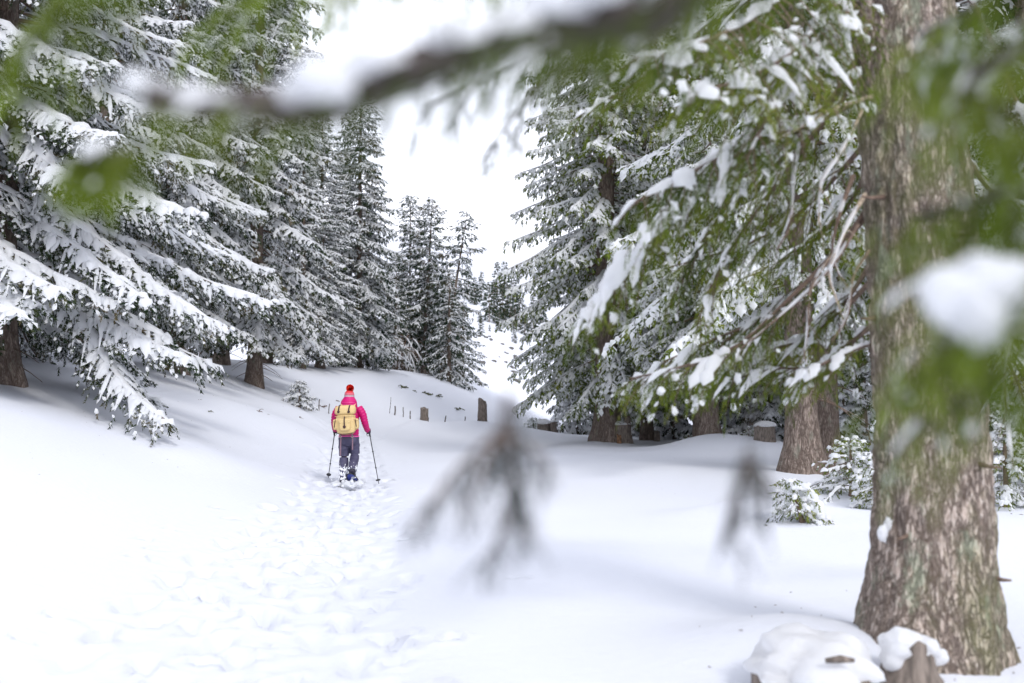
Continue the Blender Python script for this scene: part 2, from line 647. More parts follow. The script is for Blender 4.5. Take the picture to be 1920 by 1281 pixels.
hill = 200 * np.exp(-((AX - 60) / 190) ** 2) * smooth(720, 1250, AY) + 90 * np.exp(-((AX + 230) / 120) ** 2) * smooth(720, 1300, AY)
rid = sum(a * (0.5 - np.abs(vnoise(AX / s, AY / s, 40 + i))) * 2 for i, (s, a) in enumerate(((130, 30), (60, 16), (28, 8), (13, 4))))
AZ = hill + rid * smooth(0, 60, hill) * 0.8 + ground(np.clip(AX, -400, 400), np.minimum(AY, 890)) - 14
g = Geo()
idx = np.arange(AX.size).reshape(AX.shape)
g.add(np.stack([AX, AY, AZ], -1), np.stack([idx[:-1, :-1], idx[:-1, 1:], idx[1:, 1:], idx[1:, :-1]], -1).reshape(-1, 4))
kind(g.obj('mountain', mm_), 'structure')

# ------------------------------------------------------------------ spruce builder
def sprig_template(n, ln, wd, tilt, stem=True, seed=0, start=0.0):
    rng = np.random.default_rng(seed)
    v, f = [], []
    for i in range(n):
        t = start + (1 - start) * (i + 0.5) / n
        a = i * 2.39996 + rng.random() * 0.6
        d = np.array([math.cos(tilt), math.sin(tilt) * math.cos(a), math.sin(tilt) * math.sin(a)])
        s = np.cross(d, [math.sin(i * 1.3), 0.3, math.cos(i * 1.3)])
        s = s / (np.linalg.norm(s) + 1e-9)
        o = np.array([t * 0.86, 0, 0])
        L = ln * (0.75 + 0.5 * rng.random()) * (1.05 - 0.4 * t)
        k = len(v)
        v += [o - s * wd / 2, o + s * wd / 2, o + d * L]
        f.append((k, k + 1, k + 2))
    if stem:
        k = len(v)
        v += [np.array([0, -0.012, 0]), np.array([0, 0.012, 0]), np.array([1, 0, 0])]
        f.append((k, k + 1, k + 2))
        v += [np.array([0, 0, -0.012]), np.array([0, 0, 0.012]), np.array([1, 0, 0])]
        f.append((k + 3, k + 4, k + 5))
    return np.array(v), np.array(f)


SPRIG = {
    0: sprig_template(22, 0.20, 0.040, 0.80, True, 1),
    1: sprig_template(9, 0.40, 0.14, 0.62, False, 2),
    2: sprig_template(5, 0.55, 0.22, 0.60, False, 3),
    3: sprig_template(4, 0.70, 0.34, 0.55, False, 4),
}
OCT_V = np.array([(1, 0, -0.2), (-1, 0, -0.2), (0, 1, -0.3), (0, -1, -0.3), (0, 0, 0.8)], float)
OCT_F = np.array([(0, 2, 4), (2, 1, 4), (1, 3, 4), (3, 0, 4)])
DOME_V = np.array([(math.cos(a) * (1.05 if i % 2 else 0.9), math.sin(a), -0.25) for i, a in enumerate(np.arange(5) * 2 * PI / 5)] + [(0.05, 0, 0.75)])
DOME_F = np.array([(i, (i + 1) % 5, 5) for i in range(5)])


def interp_poly(Pts, li, t):
    K = Pts.shape[1]
    s = np.clip(t, 0, 0.9999) * (K - 1)
    i = s.astype(int)
    fr = (s - i)[:, None]
    a = Pts[li, i]
    b = Pts[li, i + 1]
    return a * (1 - fr) + b * fr, nrm(b - a)


def foliage(limbs, L, rad, rng, bl=13, blen=0.7, fwd=0.65, lat=0.7, drop=0.25, grav=0.35, sd=15, sl=0.16, lod=1,
            snow_p=0.75, snow_w=0.075, limb_snow=0.10, clump=0.35, bare=0.12, wood_b=True, snow_seg=6, tip=1.0, hang=0.35,
            limb_sides=5, snow_h=0.75, steep=0.93, snow_gap=0.0, clump_r=0.5, wood_r=1.0):
    """limbs (N,K,3) polylines -> Geo for wood, needles, snow"""
    N, K = limbs.shape[:2]
    W, Nd, Sn = Geo(), Geo(), Geo()
    T, S, U = frames(limbs)
    tt = np.linspace(0, 1, K)[None]
    A = rad[:, None] * (1 - 0.85 * tt) + np.minimum(0.002, rad * 0.25)[:, None]
    v, q = rings(limbs, S, U, A, A, np.arange(limb_sides) * 2 * PI / limb_sides)
    W.add(v, q)
    Z = np.array([0, 0, 1.0])
    nb = np.maximum(3, (L * bl).astype(int))
    li = np.repeat(np.arange(N), nb)
    order = np.concatenate([np.arange(n) for n in nb])
    t = bare + (1 - bare) * (order + rng.random(len(li))) / nb[li]
    O, Tb = interp_poly(limbs, li, t)
    Sb = nrm(np.cross(Tb, Z) + 1e-6)
    sg = np.where(order % 2 == 0, 1.0, -1.0)[:, None]
    env = 0.35 + 0.65 * np.sin(PI * np.clip(0.12 + 0.80 * t, 0, 1))
    lb = blen * env * (0.6 + 0.7 * rng.random(len(li))) * np.minimum(1.0, 0.35 + 0.3 * L[li])
    lb = np.minimum(lb, (1 - t) * L[li] * 1.1 + 0.16 * tip)
    D0 = nrm(Tb * fwd + Sb * sg * (lat * (0.7 + 0.6 * rng.random((len(li), 1)))) - Z * drop * (0.4 + 1.2 * rng.random((len(li), 1)))
             + (rng.random((len(li), 3)) - 0.5) * 0.35)
    gv = grav * (0.5 + rng.random(len(li)))

    def bp(ix, s):
        return O[ix] + D0[ix] * (s * lb[ix])[:, None] - Z * (gv[ix] * lb[ix] * s * s)[:, None]

    def bt(ix, s):
        return nrm(D0[ix] - Z * (2 * gv[ix] * s)[:, None])

    nbt = len(li)
    if wood_b:
        ss = np.linspace(0, 1, 4)
        Pb = np.stack([bp(np.arange(nbt), np.full(nbt, s)) for s in ss], 1)
        Tt, Ss, Uu = frames(Pb)
        Ab = wood_r * (0.004 + 0.004 * lb)[:, None] * (1 - 0.8 * ss)[None]
        v, q = rings(Pb, Ss, Uu, Ab, Ab, np.arange(3) * 2 * PI / 3)
        W.add(v, q)
    # sprigs
    ns = np.maximum(2, (lb * sd).astype(int))
    bi = np.repeat(np.arange(nbt), ns)
    so = np.concatenate([np.arange(n) for n in ns])
    s2 = 0.08 + 0.92 * (so + rng.random(len(bi)) * 0.9) / ns[bi]
    s2 = np.clip(s2, 0, 1)
    o2 = bp(bi, s2)
    t2 = bt(bi, s2)
    sd2 = nrm(np.cross(t2, Z) + 1e-5)
    sg2 = np.where(so % 2 == 0, 1.0, -1.0)[:, None]
    last = (so == ns[bi] - 1)[:, None]
    d2 = t2 * 0.7 + sd2 * sg2 * np.where(last, 0.1, 0.65) - Z * hang * (0.3 + 1.4 * rng.random((len(bi), 1))) + (rng.random((len(bi), 3)) - 0.5) * 0.5
    d2 = nrm(d2)
    l2 = sl * (0.6 + 0.8 * rng.random(len(bi)))
    X2 = d2
    Y2 = nrm(np.cross(Z, d2) + (rng.random((len(bi), 3)) - 0.5) * 0.3)
    Z2 = np.cross(X2, Y2)
    tv, tf = SPRIG[lod]
    V = o2[:, None, :] + l2[:, None, None] * (tv[None, :, 0:1] * X2[:, None] + tv[None, :, 1:2] * Y2[:, None] + tv[None, :, 2:3] * Z2[:, None])
    F = (np.arange(len(bi)) * len(tv))[:, None, None] + tf[None]
    Nd.add(V, F.reshape(-1, 3))
    # snow on limbs
    if limb_snow > 0:
        KL = (40 if snow_gap else 14) if lod < 2 else 8
        s = np.linspace(0.06, 0.98, KL)
        PL = np.stack([interp_poly(limbs, np.arange(N), np.full(N, x))[0] for x in s], 1)
        _, SL, UL = frames(PL)
        wv = limb_snow * (0.35 + 1.1 * rng.random((N, KL))) * np.minimum(1, 0.4 + 0.35 * L)[:, None] * (0.45 + 0.55 * np.sin(PI * np.clip(s * 0.9 + 0.1, 0, 1)))[None]
        if snow_gap > 0:
            gp_ = vnoise(s[None] * L[:, None] * 5.0, np.arange(N)[:, None] * 7.3 + rng.random() * 50, 91) + 0.5
            wv = wv * (0.06 + 0.94 * smooth(snow_gap - 0.12, snow_gap + 0.12, gp_)) * (0.15 + 0.85 * smooth(bare * 0.5, bare * 1.1, s))[None]
        wv[:, 0] *= 0.05
        wv[:, -1] *= 0.05
        off = PL + UL * (A[:, :1] * 0.5)[..., None] * (1 - s)[None, :, None]
        v, q = rings(off, SL, UL, wv, wv * snow_h, np.array([-0.35, 0.75, 1.57, 2.39, 3.49]), 0.6, 0.16, rng, True)
        Sn.add(v, q)
    # snow on branchlets
    if snow_p > 0:
        ix = np.nonzero((rng.random(nbt) < snow_p) & (np.abs(nrm(D0 - Z * gv[:, None])[:, 2]) < steep))[0]
        s0 = rng.random(len(ix)) * 0.15
        s1 = 0.6 + 0.38 * rng.random(len(ix))
        ss = np.linspace(0, 1, snow_seg)
        Pb = np.stack([bp(ix, s0 + (s1 - s0) * s) for s in ss], 1)
        _, Ss, Uu = frames(Pb)
        wv = snow_w * (0.4 + 1.1 * rng.random((len(ix), snow_seg))) * (0.5 + 0.7 * rng.random(len(ix)))[:, None]
        wv[:, 0] *= 0.35
        wv[:, -1] *= 0.08
        Tv = np.abs(nrm(np.gradient(Pb, axis=1))[..., 2])
        wv = wv * (1 - 0.75 * smooth(0.6, 0.95, Tv))
        UpZ = nrm(Uu * 0.5 + Z)
        v, q = rings(Pb + UpZ * 0.008, Ss, UpZ, wv, wv * snow_h, np.array([-0.4, 0.7, 1.57, 2.44, 3.54]) if lod < 2 else np.array([-0.4, 0.85, 2.29, 3.54]), 0.6, 0.12, rng, True)
        Sn.add(v, q)
    if clump > 0:
        ci = np.nonzero(rng.random(len(bi)) < clump)[0]
        r = snow_w * clump_r * (0.4 + 0.9 * rng.random(len(ci)))
        c = o2[ci] + d2[ci] * (l2[ci] * (0.2 + 0.5 * rng.random(len(ci))))[:, None] + Z * (r * 0.35)[:, None]
        ax1 = nrm(d2[ci] + Z * 0.1)
        ax2 = nrm(np.cross(Z, ax1) + 1e-5)
        ax3 = np.cross(ax1, ax2)
        CV, CF = (DOME_V, DOME_F) if lod < 2 else (OCT_V, OCT_F)
        V = c[:, None] + (rng.random((len(ci), len(CV), 3)) - 0.5) * (r * 0.45)[:, None, None] + (r * 1.7)[:, None, None] * CV[None, :, 0:1] * ax1[:, None] + r[:, None, None] * (CV[None, :, 1:2] * ax2[:, None] + CV[None, :, 2:3] * ax3[:, None])
        Sn.add(V, ((np.arange(len(ci)) * len(CV))[:, None, None] + CF[None]).reshape(-1, 3))
    return W, Nd, Sn


def spruce_limbs(rng, H, Rr, zb, n, e_low=(-12, -38, -18), e_top=(25, 20, 45), shape=0.85, K=9, lean=(0, 0), tr=0.3, ragged=0.3):
    u = (np.arange(n) + rng.random(n)) / n
    fr = u ** 0.92
    h = zb + (H * 0.985 - zb) * fr
    L = Rr * np.clip(1 - fr, 0, 1) ** shape * (1 - ragged + 2 * ragged * rng.random(n)) + 0.10
    L = L * (0.55 + 0.45 * smooth(0, 0.10, fr))
    az = np.arange(n) * 2.39996 + rng.normal(0, 0.35, n)
    k = fr ** 1.6
    e = [np.radians(a * (1 - k) + b * k + rng.normal(0, 6, n)) for a, b in zip(e_low, e_top)]
    s = np.linspace(0, 1, K)
    pts = np.zeros((n, K, 3))
    cr = np.clip(1 - h / H, 0.02, 1) * tr
    pts[:, 0] = np.stack([lean[0] * h + np.cos(az) * cr * 0.6, lean[1] * h + np.sin(az) * cr * 0.6, h], -1)
    bend = rng.normal(0, 0.18, n)
    for i in range(1, K):
        sm = (s[i] + s[i - 1]) / 2
        el = np.where(sm < 0.5, e[0] + (e[1] - e[0]) * sm * 2, e[1] + (e[2] - e[1]) * (sm * 2 - 1))
        a = az + bend * sm + rng.normal(0, 0.06, n)
        st = L / (K - 1)
        pts[:, i] = pts[:, i - 1] + np.stack([np.cos(a) * np.cos(el) * st, np.sin(a) * np.cos(el) * st, np.sin(el) * st], -1)
    return pts, L


def trunk_geo(H, r0, lean=(0, 0), sides=14, nz=26, z0=-0.6, flare=0.5, seed=0, bark=0.04, bend=0.0):
    zz = z0 + (H - z0) * np.linspace(0, 1, nz) ** 1.35
    th = np.arange(sides) * 2 * PI / sides
    r = r0 * np.clip(1 - zz / H, 0.0, 1.2) ** 0.8 + 0.012
    fl = flare * np.exp(-np.maximum(zz, 0) / (r0 * 1.6))
    rr = r[:, None] * (1 + fl[:, None] * (1 + 0.35 * np.cos(3 * th + seed) + 0.3 * np.cos(5 * th + seed * 2)))
    rr *= 1 + bark * 2 * vnoise(th[None] / (2 * PI) * 9 + 0 * zz[:, None], zz[:, None] * 2.2 + 0 * th[None], seed, 9)
    cx_ = lean[0] * zz + bend * np.sin(zz / H * PI)
    v = np.stack([cx_[:, None] + rr * np.cos(th), (lean[1] * zz)[:, None] + rr * np.sin(th), zz[:, None] + 0 * rr], -1)
    k = (np.arange(nz - 1) * sides)[:, None]
    m = np.arange(sides)[None]
    m1 = (m + 1) % sides
    q = np.stack([k + m, k + m1, k + sides + m1, k + sides + m], -1).reshape(-1, 4)
    return Geo().add(v.reshape(-1, 3), q)


def make_spruce(name, label, seed, H, Rr, zb, n, r0, needle='needle_snowy', lean=(0, 0), group=None, split=False,
                limb_kw={}, fol_kw={}, dead=0, trunk_kw={}, coarse=99.0):
    rng = np.random.default_rng(seed)
    root = thing(name, label, 'tree', group=group)
    trunk_geo(H, r0, lean, seed=seed, **trunk_kw).obj('trunk', M['bark'], root)
    pts, L = spruce_limbs(rng, H, Rr, zb, n, lean=lean, tr=r0, **limb_kw)
    rad = 0.010 + 0.009 * L
    if split:
        hi = pts[:, 0, 2] > split
        W, N_, S_ = foliage(pts[hi], L[hi], rad[hi], rng, **dict(fol_kw, lod=3, bl=7, sd=6, sl=0.35, clump=0.0, snow_seg=3, wood_b=False))
        b = W.obj('upper_boughs', M['twig'], root)
        kind(b, 'stuff')
        kind(N_.obj('needles', M[needle], b, False), 'stuff')
        kind(S_.obj('snow_cover', M['snow'], b), 'stuff')
        for i in np.nonzero(~hi)[0]:
            W, N_, S_ = foliage(pts[i:i + 1], L[i:i + 1], rad[i:i + 1], rng, **fol_kw)
            b = W.obj('branch', M['twig'], root)
            kind(N_.obj('needles', M[needle], b, False), 'stuff')
            kind(S_.obj('snow_cover', M['snow'], b), 'stuff')
    else:
        hi = pts[:, 0, 2] > coarse             # the part of the crown far above the picture is plainer
        W, N_, S_ = foliage(pts[~hi], L[~hi], rad[~hi], rng, **fol_kw)
        if hi.any():
            for dst, src in zip((W, N_, S_), foliage(pts[hi], L[hi], rad[hi], rng, **dict(fol_kw, lod=3, bl=7, sd=6, sl=0.35, clump=0.0, snow_seg=3, wood_b=False))):
                dst.add(np.concatenate(src.v), *src.f)
        kind(W.obj('boughs', M['twig'], root), 'stuff')
        kind(N_.obj('crown', M[needle], root, False), 'stuff')
        kind(S_.obj('snow_cover', M['snow'], root), 'stuff')
    if dead:
        gd = Geo()
        for i in range(dead):
            a = rng.random() * 2 * PI
            h = zb * (0.25 + 0.75 * rng.random())
            l = 0.3 + 0.8 * rng.random()
            s = np.linspace(0, 1, 5)[:, None]
            d = np.array([math.cos(a), math.sin(a), -0.25])
            p = np.array([lean[0] * h, lean[1] * h, h]) + d * (r0 * 0.8 + l * s) - np.array([0, 0, 0.25 * l]) * s * s
            tube(p, np.linspace(0.014, 0.004, 5), 4, gd, cap=False)
        kind(gd.obj('dead_twigs', M['twig'], root), 'stuff')
    return root


def place(o, px, d, rz=0.0, s=1.0, sz=None, dz=0.0, y=None):
    x = X(px, d)
    o.location = (x, d, gz(x, d) + dz)
    o.rotation_euler = (0, 0, rz)
    o.scale = (s, s, sz or s)
    return o


HEAVY = dict(bl=16, blen=0.60, sd=12, sl=0.165, lod=1, snow_p=0.97, snow_w=0.084, limb_snow=0.125, clump=0.85, drop=0.18, grav=0.38, snow_h=0.6, wood_b=False, snow_seg=4, clump_r=0.44)
STEEP = dict(e_low=(-15, -38, -28), e_top=(20, 5, 30), shape=0.72)
MIDF = dict(bl=11, blen=0.5, sd=8, sl=0.235, lod=2, snow_p=0.9, snow_w=0.068, limb_snow=0.075, clump=0.85, clump_r=0.95, drop=0.15, grav=0.3, snow_h=0.6,
            wood_b=False, snow_seg=4, limb_sides=3)
DARKF = dict(MIDF, snow_p=0.45, snow_w=0.06, limb_snow=0.06, clump=0.28)
SLIM = dict(MIDF, bl=12, blen=0.5, sl=0.24, snow_p=0.5, snow_w=0.06, limb_snow=0.05, clump=0.3, snow_seg=4)

GL = 'snow-laden spruces on the left bank'
GR = 'spruces on the flat right of the trail'

# the big snow-laden spruce at the left edge, every bough a part
L1 = make_spruce('spruce_tree', 'huge snow-laden spruce whose lowest bough droops onto the snow bank', 101, 15, 4.9, 1.0, 160, 0.28,
                 split=8.2, fol_kw=HEAVY, group=GL, dead=10)
place(L1, -4, 18.0, 0.4)
A2 = make_spruce('spruce_tree', 'snow-laden spruce with long slanting boughs behind the huge drooping one', 102, 19, 4.4, 1.5, 155, 0.26, coarse=11.0,
                 fol_kw=HEAVY, group=GL, dead=10)
place(A2, 190, 25.0, 1.0)
B1 = make_spruce('spruce_tree', 'tall snowy spruce with a bare reddish trunk foot above the fence posts', 103, 22, 3.3, 1.6, 215, 0.24, limb_kw=STEEP,
                 fol_kw=MIDF, group=GL, dead=12)
place(B1, 478, 34.0, 0.3)
B2 = make_spruce('spruce_tree', 'tall dark-trunked spruce beyond the hiker with browning twigs', 104, 20, 2.8, 1.2, 200, 0.22, limb_kw=STEEP,
                 needle='needle_dark', fol_kw=dict(MIDF, snow_p=0.7), group=GL, dead=10)
place(B2, 600, 46.0, 2.0, 0.78, 0.62)
C1 = make_spruce('spruce_tree', 'slender dark spruce with a pointed tip rising behind the hiker', 105, 15.0, 2.5, 0.4, 220, 0.16,
                 needle='needle_dark', fol_kw=dict(DARKF, snow_p=0.75, clump=0.6, blen=0.6), group=GL, limb_kw=dict(STEEP, shape=0.62))
place(C1, 672, 50.0, 0.0)
S1 = make_spruce('spruce_tree', 'thin spruce with a narrow crown, leftmost of three at the gap', 106, 10.9, 1.85, 0.8, 120, 0.11,
                 needle='needle_dark', fol_kw=SLIM, limb_kw=dict(shape=0.55, ragged=0.4), group='thin spruces at the gap')
place(S1, 768, 60.0, 0.5)
S2 = make_spruce('spruce_tree', 'thin spruce with a crooked pale stem, middle of three at the gap', 107, 10.4, 1.8, 1.0, 115, 0.11,
                 needle='needle_dark', lean=(0.05, 0), fol_kw=SLIM, limb_kw=dict(shape=0.5, ragged=0.5), group='thin spruces at the gap')
place(S2, 793, 58.0, 0.0)
S3 = make_spruce('spruce_tree', 'leaning sparse spruce with a gappy top beside the open slope', 108, 9.5, 1.5, 1.6, 70, 0.11,
                 needle='needle_dark', lean=(0.15, 0), fol_kw=dict(SLIM, snow_p=0.35), limb_kw=dict(shape=0.45, ragged=0.6), group='thin spruces at the gap')
place(S3, 828, 56.0, 0.0)
S4 = make_spruce('spruce_tree', 'low dense dark spruce with sweeping boughs at the edge of the open slope', 109, 6.6, 2.1, 0.2, 70, 0.13,
                 needle='needle_dark', fol_kw=dict(DARKF, snow_p=0.55), group='thin spruces at the gap')
place(S4, 842, 54.0, 0.0, 0.85)
S5 = dup(S4, 'low dense spruce hemming the feet of the thin spruces', 'thin spruces at the gap')
place(S5, 742, 57.0, 2.0, 0.8)

left_copies = [
    (A2, -190, 17.0, 2.6, 1.0, 'snow-laden spruce standing left of the huge drooping one'),
    (A2, 60, 31.0, 3.5, 1.05, 'tall snowy spruce standing behind the huge drooping one'),
    (B1, 330, 29.0, 5.1, 1.0, 'snowy spruce between the slanting-bough spruce and the reddish trunk foot'),
    (B1, 415, 38.0, 4.0, 0.95, 'snowy spruce with a thin grey trunk left of the reddish trunk foot'),
    (B1, 500, 46.0, 1.2, 1.02, 'tall snowy spruce whose brownish top stands against the white sky'),
    (B2, 566, 44.0, 0.4, 0.62, 'snowy spruce just left of the dark-trunked one'),
    (B2, 628, 52.0, 3.3, 0.56, 'spruce between the dark-trunked one and the pointed dark one'),
    (B1, 150, 42.0, 2.2, 1.1, "tall snowy spruce deep in the wood behind the slanting-bough spruce"),
    (B1, 270, 48.0, 3.0, 1.1, "tall snowy spruce deep in the wood left of the thin grey trunk"),
    (B1, 385, 55.0, 5.0, 1.1, "tall snowy spruce deep in the wood behind the thin grey trunk"),
    (B2, -60, 40.0, 1.0, 1.2, "tall snowy spruce deep in the wood behind the huge drooping one's trunk"),
    (B2, 690, 62.0, 4.4, 0.52, 'dark spruce half hidden behind the pointed one'),
    (S1, 742, 66.0, 1.4, 0.7, 'thin spruce between the pointed dark one and the three at the gap'),
    (S1, 797, 68.0, 3.4, 0.62, 'thin spruce in the second row behind the three at the gap'),
    (S1, 838, 64.0, 5.0, 0.6, 'lower thin spruce behind the leaning sparse one'),
    (S4, 800, 60.0, 3.0, 1.0, 'low dense spruce behind the crooked pale stem'),
    (S4, 868, 66.0, 1.0, 0.8, 'low dense spruce nearest the open slope'),
    (C1, 730, 72.0, 1.0, 0.5, 'dark pointed spruce deep behind the thin ones'),
]
for src, px, d, rz, s, lab in left_copies:
    place(dup(src, lab, GL), px, d, rz, s)

# right side of the trail
R1 = make_spruce('spruce_tree', 'broad spruce with a thick cracked double trunk and dark green low boughs', 120, 21, 3.75, 1.7, 215, 0.42, coarse=17.0,
                 needle='needle_green', fol_kw=dict(MIDF, sd=10, drop=0.3, grav=0.45), group=GR,
                 limb_kw=dict(STEEP, ragged=0.22, shape=0.5), trunk_kw=dict(sides=22, nz=40, bark=0.09, flare=0.35))
place(R1, 1138, 34.0, 0.7)
# the second stem of the double trunk and its broken-off root stump
trunk_geo(6.5, 0.20, (-0.01, 0), sides=14, seed=5, bark=0.07).obj('trunk', M['bark'], R1, loc=(-0.34, -0.5, 0))
R2 = make_spruce('spruce_tree', 'spruce with a sturdy brown trunk foot rising behind the mossy near trunk', 121, 18, 3.8, 3.2, 105, 0.29, coarse=13.5, limb_kw=STEEP,
                 needle='needle_green', fol_kw=dict(MIDF, sl=0.2, sd=11, snow_p=0.7), group=GR, dead=8)
place(R2, 1500, 18.6, 0.2)
right_copies = [
    (R2, 1548, 20.6, 3.0, 0.85, 'spruce close beside the sturdy brown trunk foot'),
    (R2, 1332, 29.0, 1.3, 0.75, 'spruce with a slim reddish trunk beyond the cut stump'),
    (R2, 1312, 33.0, 4.0, 0.8, 'spruce with a grey trunk just behind the slim reddish one'),
    (B1, 1212, 38.0, 2.2, 0.9, 'snowy spruce with a thin trunk right of the double-trunked one'),
    (B1, 1118, 47.0, 0.6, 0.95, 'snowy spruce standing behind the double-trunked one'),
    (B2, 1190, 50.0, 1.6, 1.05, "tall snowy spruce behind the thin trunk beside the double-trunked one"),
    (B1, 1270, 44.0, 2.9, 1.05, "tall snowy spruce behind the near tree's snow-backed falling limb"),
    (B1, 1400, 42.0, 4.6, 1.0, "tall snowy spruce behind the sawn mossy stump"),
    (B2, 1480, 36.0, 0.9, 1.0, "tall snowy spruce directly behind the sturdy brown trunk foot"),
    (B1, 1610, 33.0, 3.9, 1.0, "tall snowy spruce behind the bushy young spruce"),
    (B2, 1700, 42.0, 5.5, 1.1, "tall snowy spruce mostly hidden behind the mossy near trunk"),
    (B1, 1815, 27.0, 0.1, 0.95, 'snowy spruce just right of the mossy near trunk'),
    (A2, 1935, 21.0, 4.2, 0.9, 'large snowy spruce at the far right, beyond the mossy trunk'),
    (B2, 1960, 38.0, 2.0, 1.1, "tall snowy spruce behind the large snowy one at the far right"),
    (B1, 2090, 30.0, 2.0, 1.0, "tall snowy spruce beyond the large snowy one at the far right"),
]
for src, px, d, rz, s, lab in right_copies:
    place(dup(src, lab, GR), px, d, rz, s)

YS = make_spruce('spruce_sapling', 'snow-covered young spruce filling the gap behind the double trunk', 130, 3.4, 1.1, 0.1, 60, 0.05, needle='needle_snowy',
                 fol_kw=dict(MIDF, bl=14, blen=0.4, sl=0.18), group='young spruces under the right-hand wood')
place(YS, 1195, 42.0, 0.0)
for px, d, rz, sc_, lab in ((1085, 44, 1.0, 1.5, 'snow-covered young spruce left of the double trunk'), (1262, 40, 2.0, 1.4, 'snow-covered young spruce behind the small upright stump'),
                            (1365, 38, 3.0, 1.5, 'snow-covered young spruce beyond the slim reddish trunk'), (1440, 34, 4.0, 1.3, 'snow-covered young spruce behind the sawn mossy stump'),
                            (1580, 27, 5.0, 0.8, 'snow-covered young spruce behind the bushy one'), (1860, 24, 0.5, 1.0, 'snow-covered young spruce deep right of the mossy trunk')):
    place(dup(YS, lab, 'young spruces under the right-hand wood'), px, d, rz, sc_)

# young spruces far up the slope: single meshes, too small to show parts
rngF = np.random.default_rng(77)


def far_spruce(seed, H, Rr, n):
    rng = np.random.default_rng(seed)
    pts, L = spruce_limbs(rng, H, Rr, 0.15, n, K=5, shape=0.8)
    W, N_, S_ = foliage(pts, L, 0.01 + 0.01 * L, rng, bl=8, blen=0.55, sd=7, sl=0.5, lod=3, snow_p=0.06, snow_w=0.06, limb_snow=0.03,
                        clump=0.0, wood_b=False, snow_seg=3, limb_sides=3)
    gg = Geo()
    tg = trunk_geo(H, 0.12, sides=6, nz=8)
    parts = [(tg, 0), (N_, 1), (S_, 2)]
    mi = []
    for gg_, k_ in parts:
        v = np.concatenate(gg_.v)
        gg.add(v, *gg_.f)
        mi += [k_] * sum(len(f) for f in gg_.f)
    me = gg.mesh('young_spruce', [M['bark'], M['needle_dark'], M['snow']], True)
    me.polygons.foreach_set('material_index', np.array(mi, np.int32))
    me.update()
    return me


FAR = [far_spruce(200 + i, 8.0, 1.5 + 0.25 * i, 34) for i in range(3)]
far_list = [  # px, py of foot, distance, height
    (903, 590, 205, 7.5, 'pointed young spruce standing apart at the left of the far group'),
    (917, 618, 185, 9.5, None), (926, 600, 195, 8.0, None), (936, 622, 178, 5.0, None), (942, 605, 192, 8.5, None),
    (951, 600, 196, 9.5, None), (958, 608, 188, 7.0, None), (966, 604, 192, 9.0, None), (975, 600, 196, 8.0, None),
    (984, 612, 186, 7.0, None), (932, 585, 215, 9.0, None), (946, 582, 220, 9.0, None), (962, 584, 218, 8.5, None),
    (1000, 608, 190, 8.0, None), (1015, 600, 198, 9.0, None), (890, 602, 200, 7.0, None), (878, 596, 205, 8.5, None),
    (964, 632, 170, 3.2, 'small round young spruce on the open slope below the far group'),
    (902, 645, 158, 4.2, 'small pointed young spruce on the open slope beside the leaning spruce'),
    (900, 615, 182, 3.0, 'tiny spruce between the lone pointed one and the open slope'),
    (918, 632, 172, 1.6, 'low spruce bush at the lower edge of the far group'),
]
for i, (px, py, d, h, lab) in enumerate(far_list):
    o = bpy.data.objects.new('young_spruce', FAR[i % 3])
    C.objects.link(o)
    x = X(px, d)
    o.location = (x, d, gz(x, d) - 0.1)
    h *= 0.82
    o.scale = (h / 8 * 1.0, h / 8, h / 8)
    o.rotation_euler = (0, 0, i * 1.7)
    tag(o, lab or 'young dark spruce crowded in the far group on the slope', 'tree', 'young spruces on the far slope')

# ------------------------------------------------------------------ the big near trunk on the right
tx, ty = TRUNK_XY
tz = gz(tx, ty)
near = thing('spruce_tree', 'massive near spruce trunk with cracked mossy bark and flaring foot', 'tree', (tx, ty, tz))
sides, nz = 120, 360
zz = np.concatenate([np.linspace(-0.45, 4.6, 330), np.linspace(4.7, 15, 30)])
th = np.arange(sides) * 2 * PI / sides
r = 0.290 * np.interp(zz, [-1, 0, 1, 4, 15], [1.06, 1.06, 1.03, 0.97, 0.25])
fl = np.exp(-np.maximum(zz + 0.05, 0) / 0.36)
root = 1 + fl[:, None] * (0.46 + 0.42 * np.cos(th - PI * 1.08)[None] + 0.16 * np.cos(3 * th + 0.6)[None] + 0.10 * np.cos(6 * th + 1.0)[None])
rr = r[:, None] * root
U_ = th[None] / (2 * PI) + 0 * zz[:, None]
Zg = zz[:, None] + 0 * th[None]
wob = 0.35 * vnoise(U_ * 12, Zg * 2.5, 61, 12)
b1 = np.abs(vnoise((U_ + wob * 0.03) * 26, Zg * 4.2 + wob * 2, 62, 26)) * 2
b2 = np.abs(vnoise((U_ + wob * 0.02) * 48, Zg * 9.0 + wob * 3, 63, 48)) * 2
b3 = vnoise(U_ * 100, Zg * 26, 64, 100)
bark = 0.042 * np.minimum(b1, 0.55) + 0.022 * np.minimum(b2, 0.5) + 0.006 * b3 + 0.03 * vnoise(U_ * 5, Zg * 0.9, 65, 5)
rr = rr + bark
cx_ = -0.030 * zz + 0.03 * np.sin(zz * 0.9)
V = np.stack([cx_[:, None] + rr * np.cos(th), rr * np.sin(th), Zg], -1)
k_ = (np.arange(nz - 1 + (len(zz) - nz)) * sides)[:, None]
m_ = np.arange(sides)[None]
q = np.stack([k_ + m_, k_ + (m_ + 1) % sides, k_ + sides + (m_ + 1) % sides, k_ + sides + m_], -1).reshape(-1, 4)
Geo().add(V.reshape(-1, 3), q).obj('trunk', M['bark_main'], near)
rngS = np.random.default_rng(21)
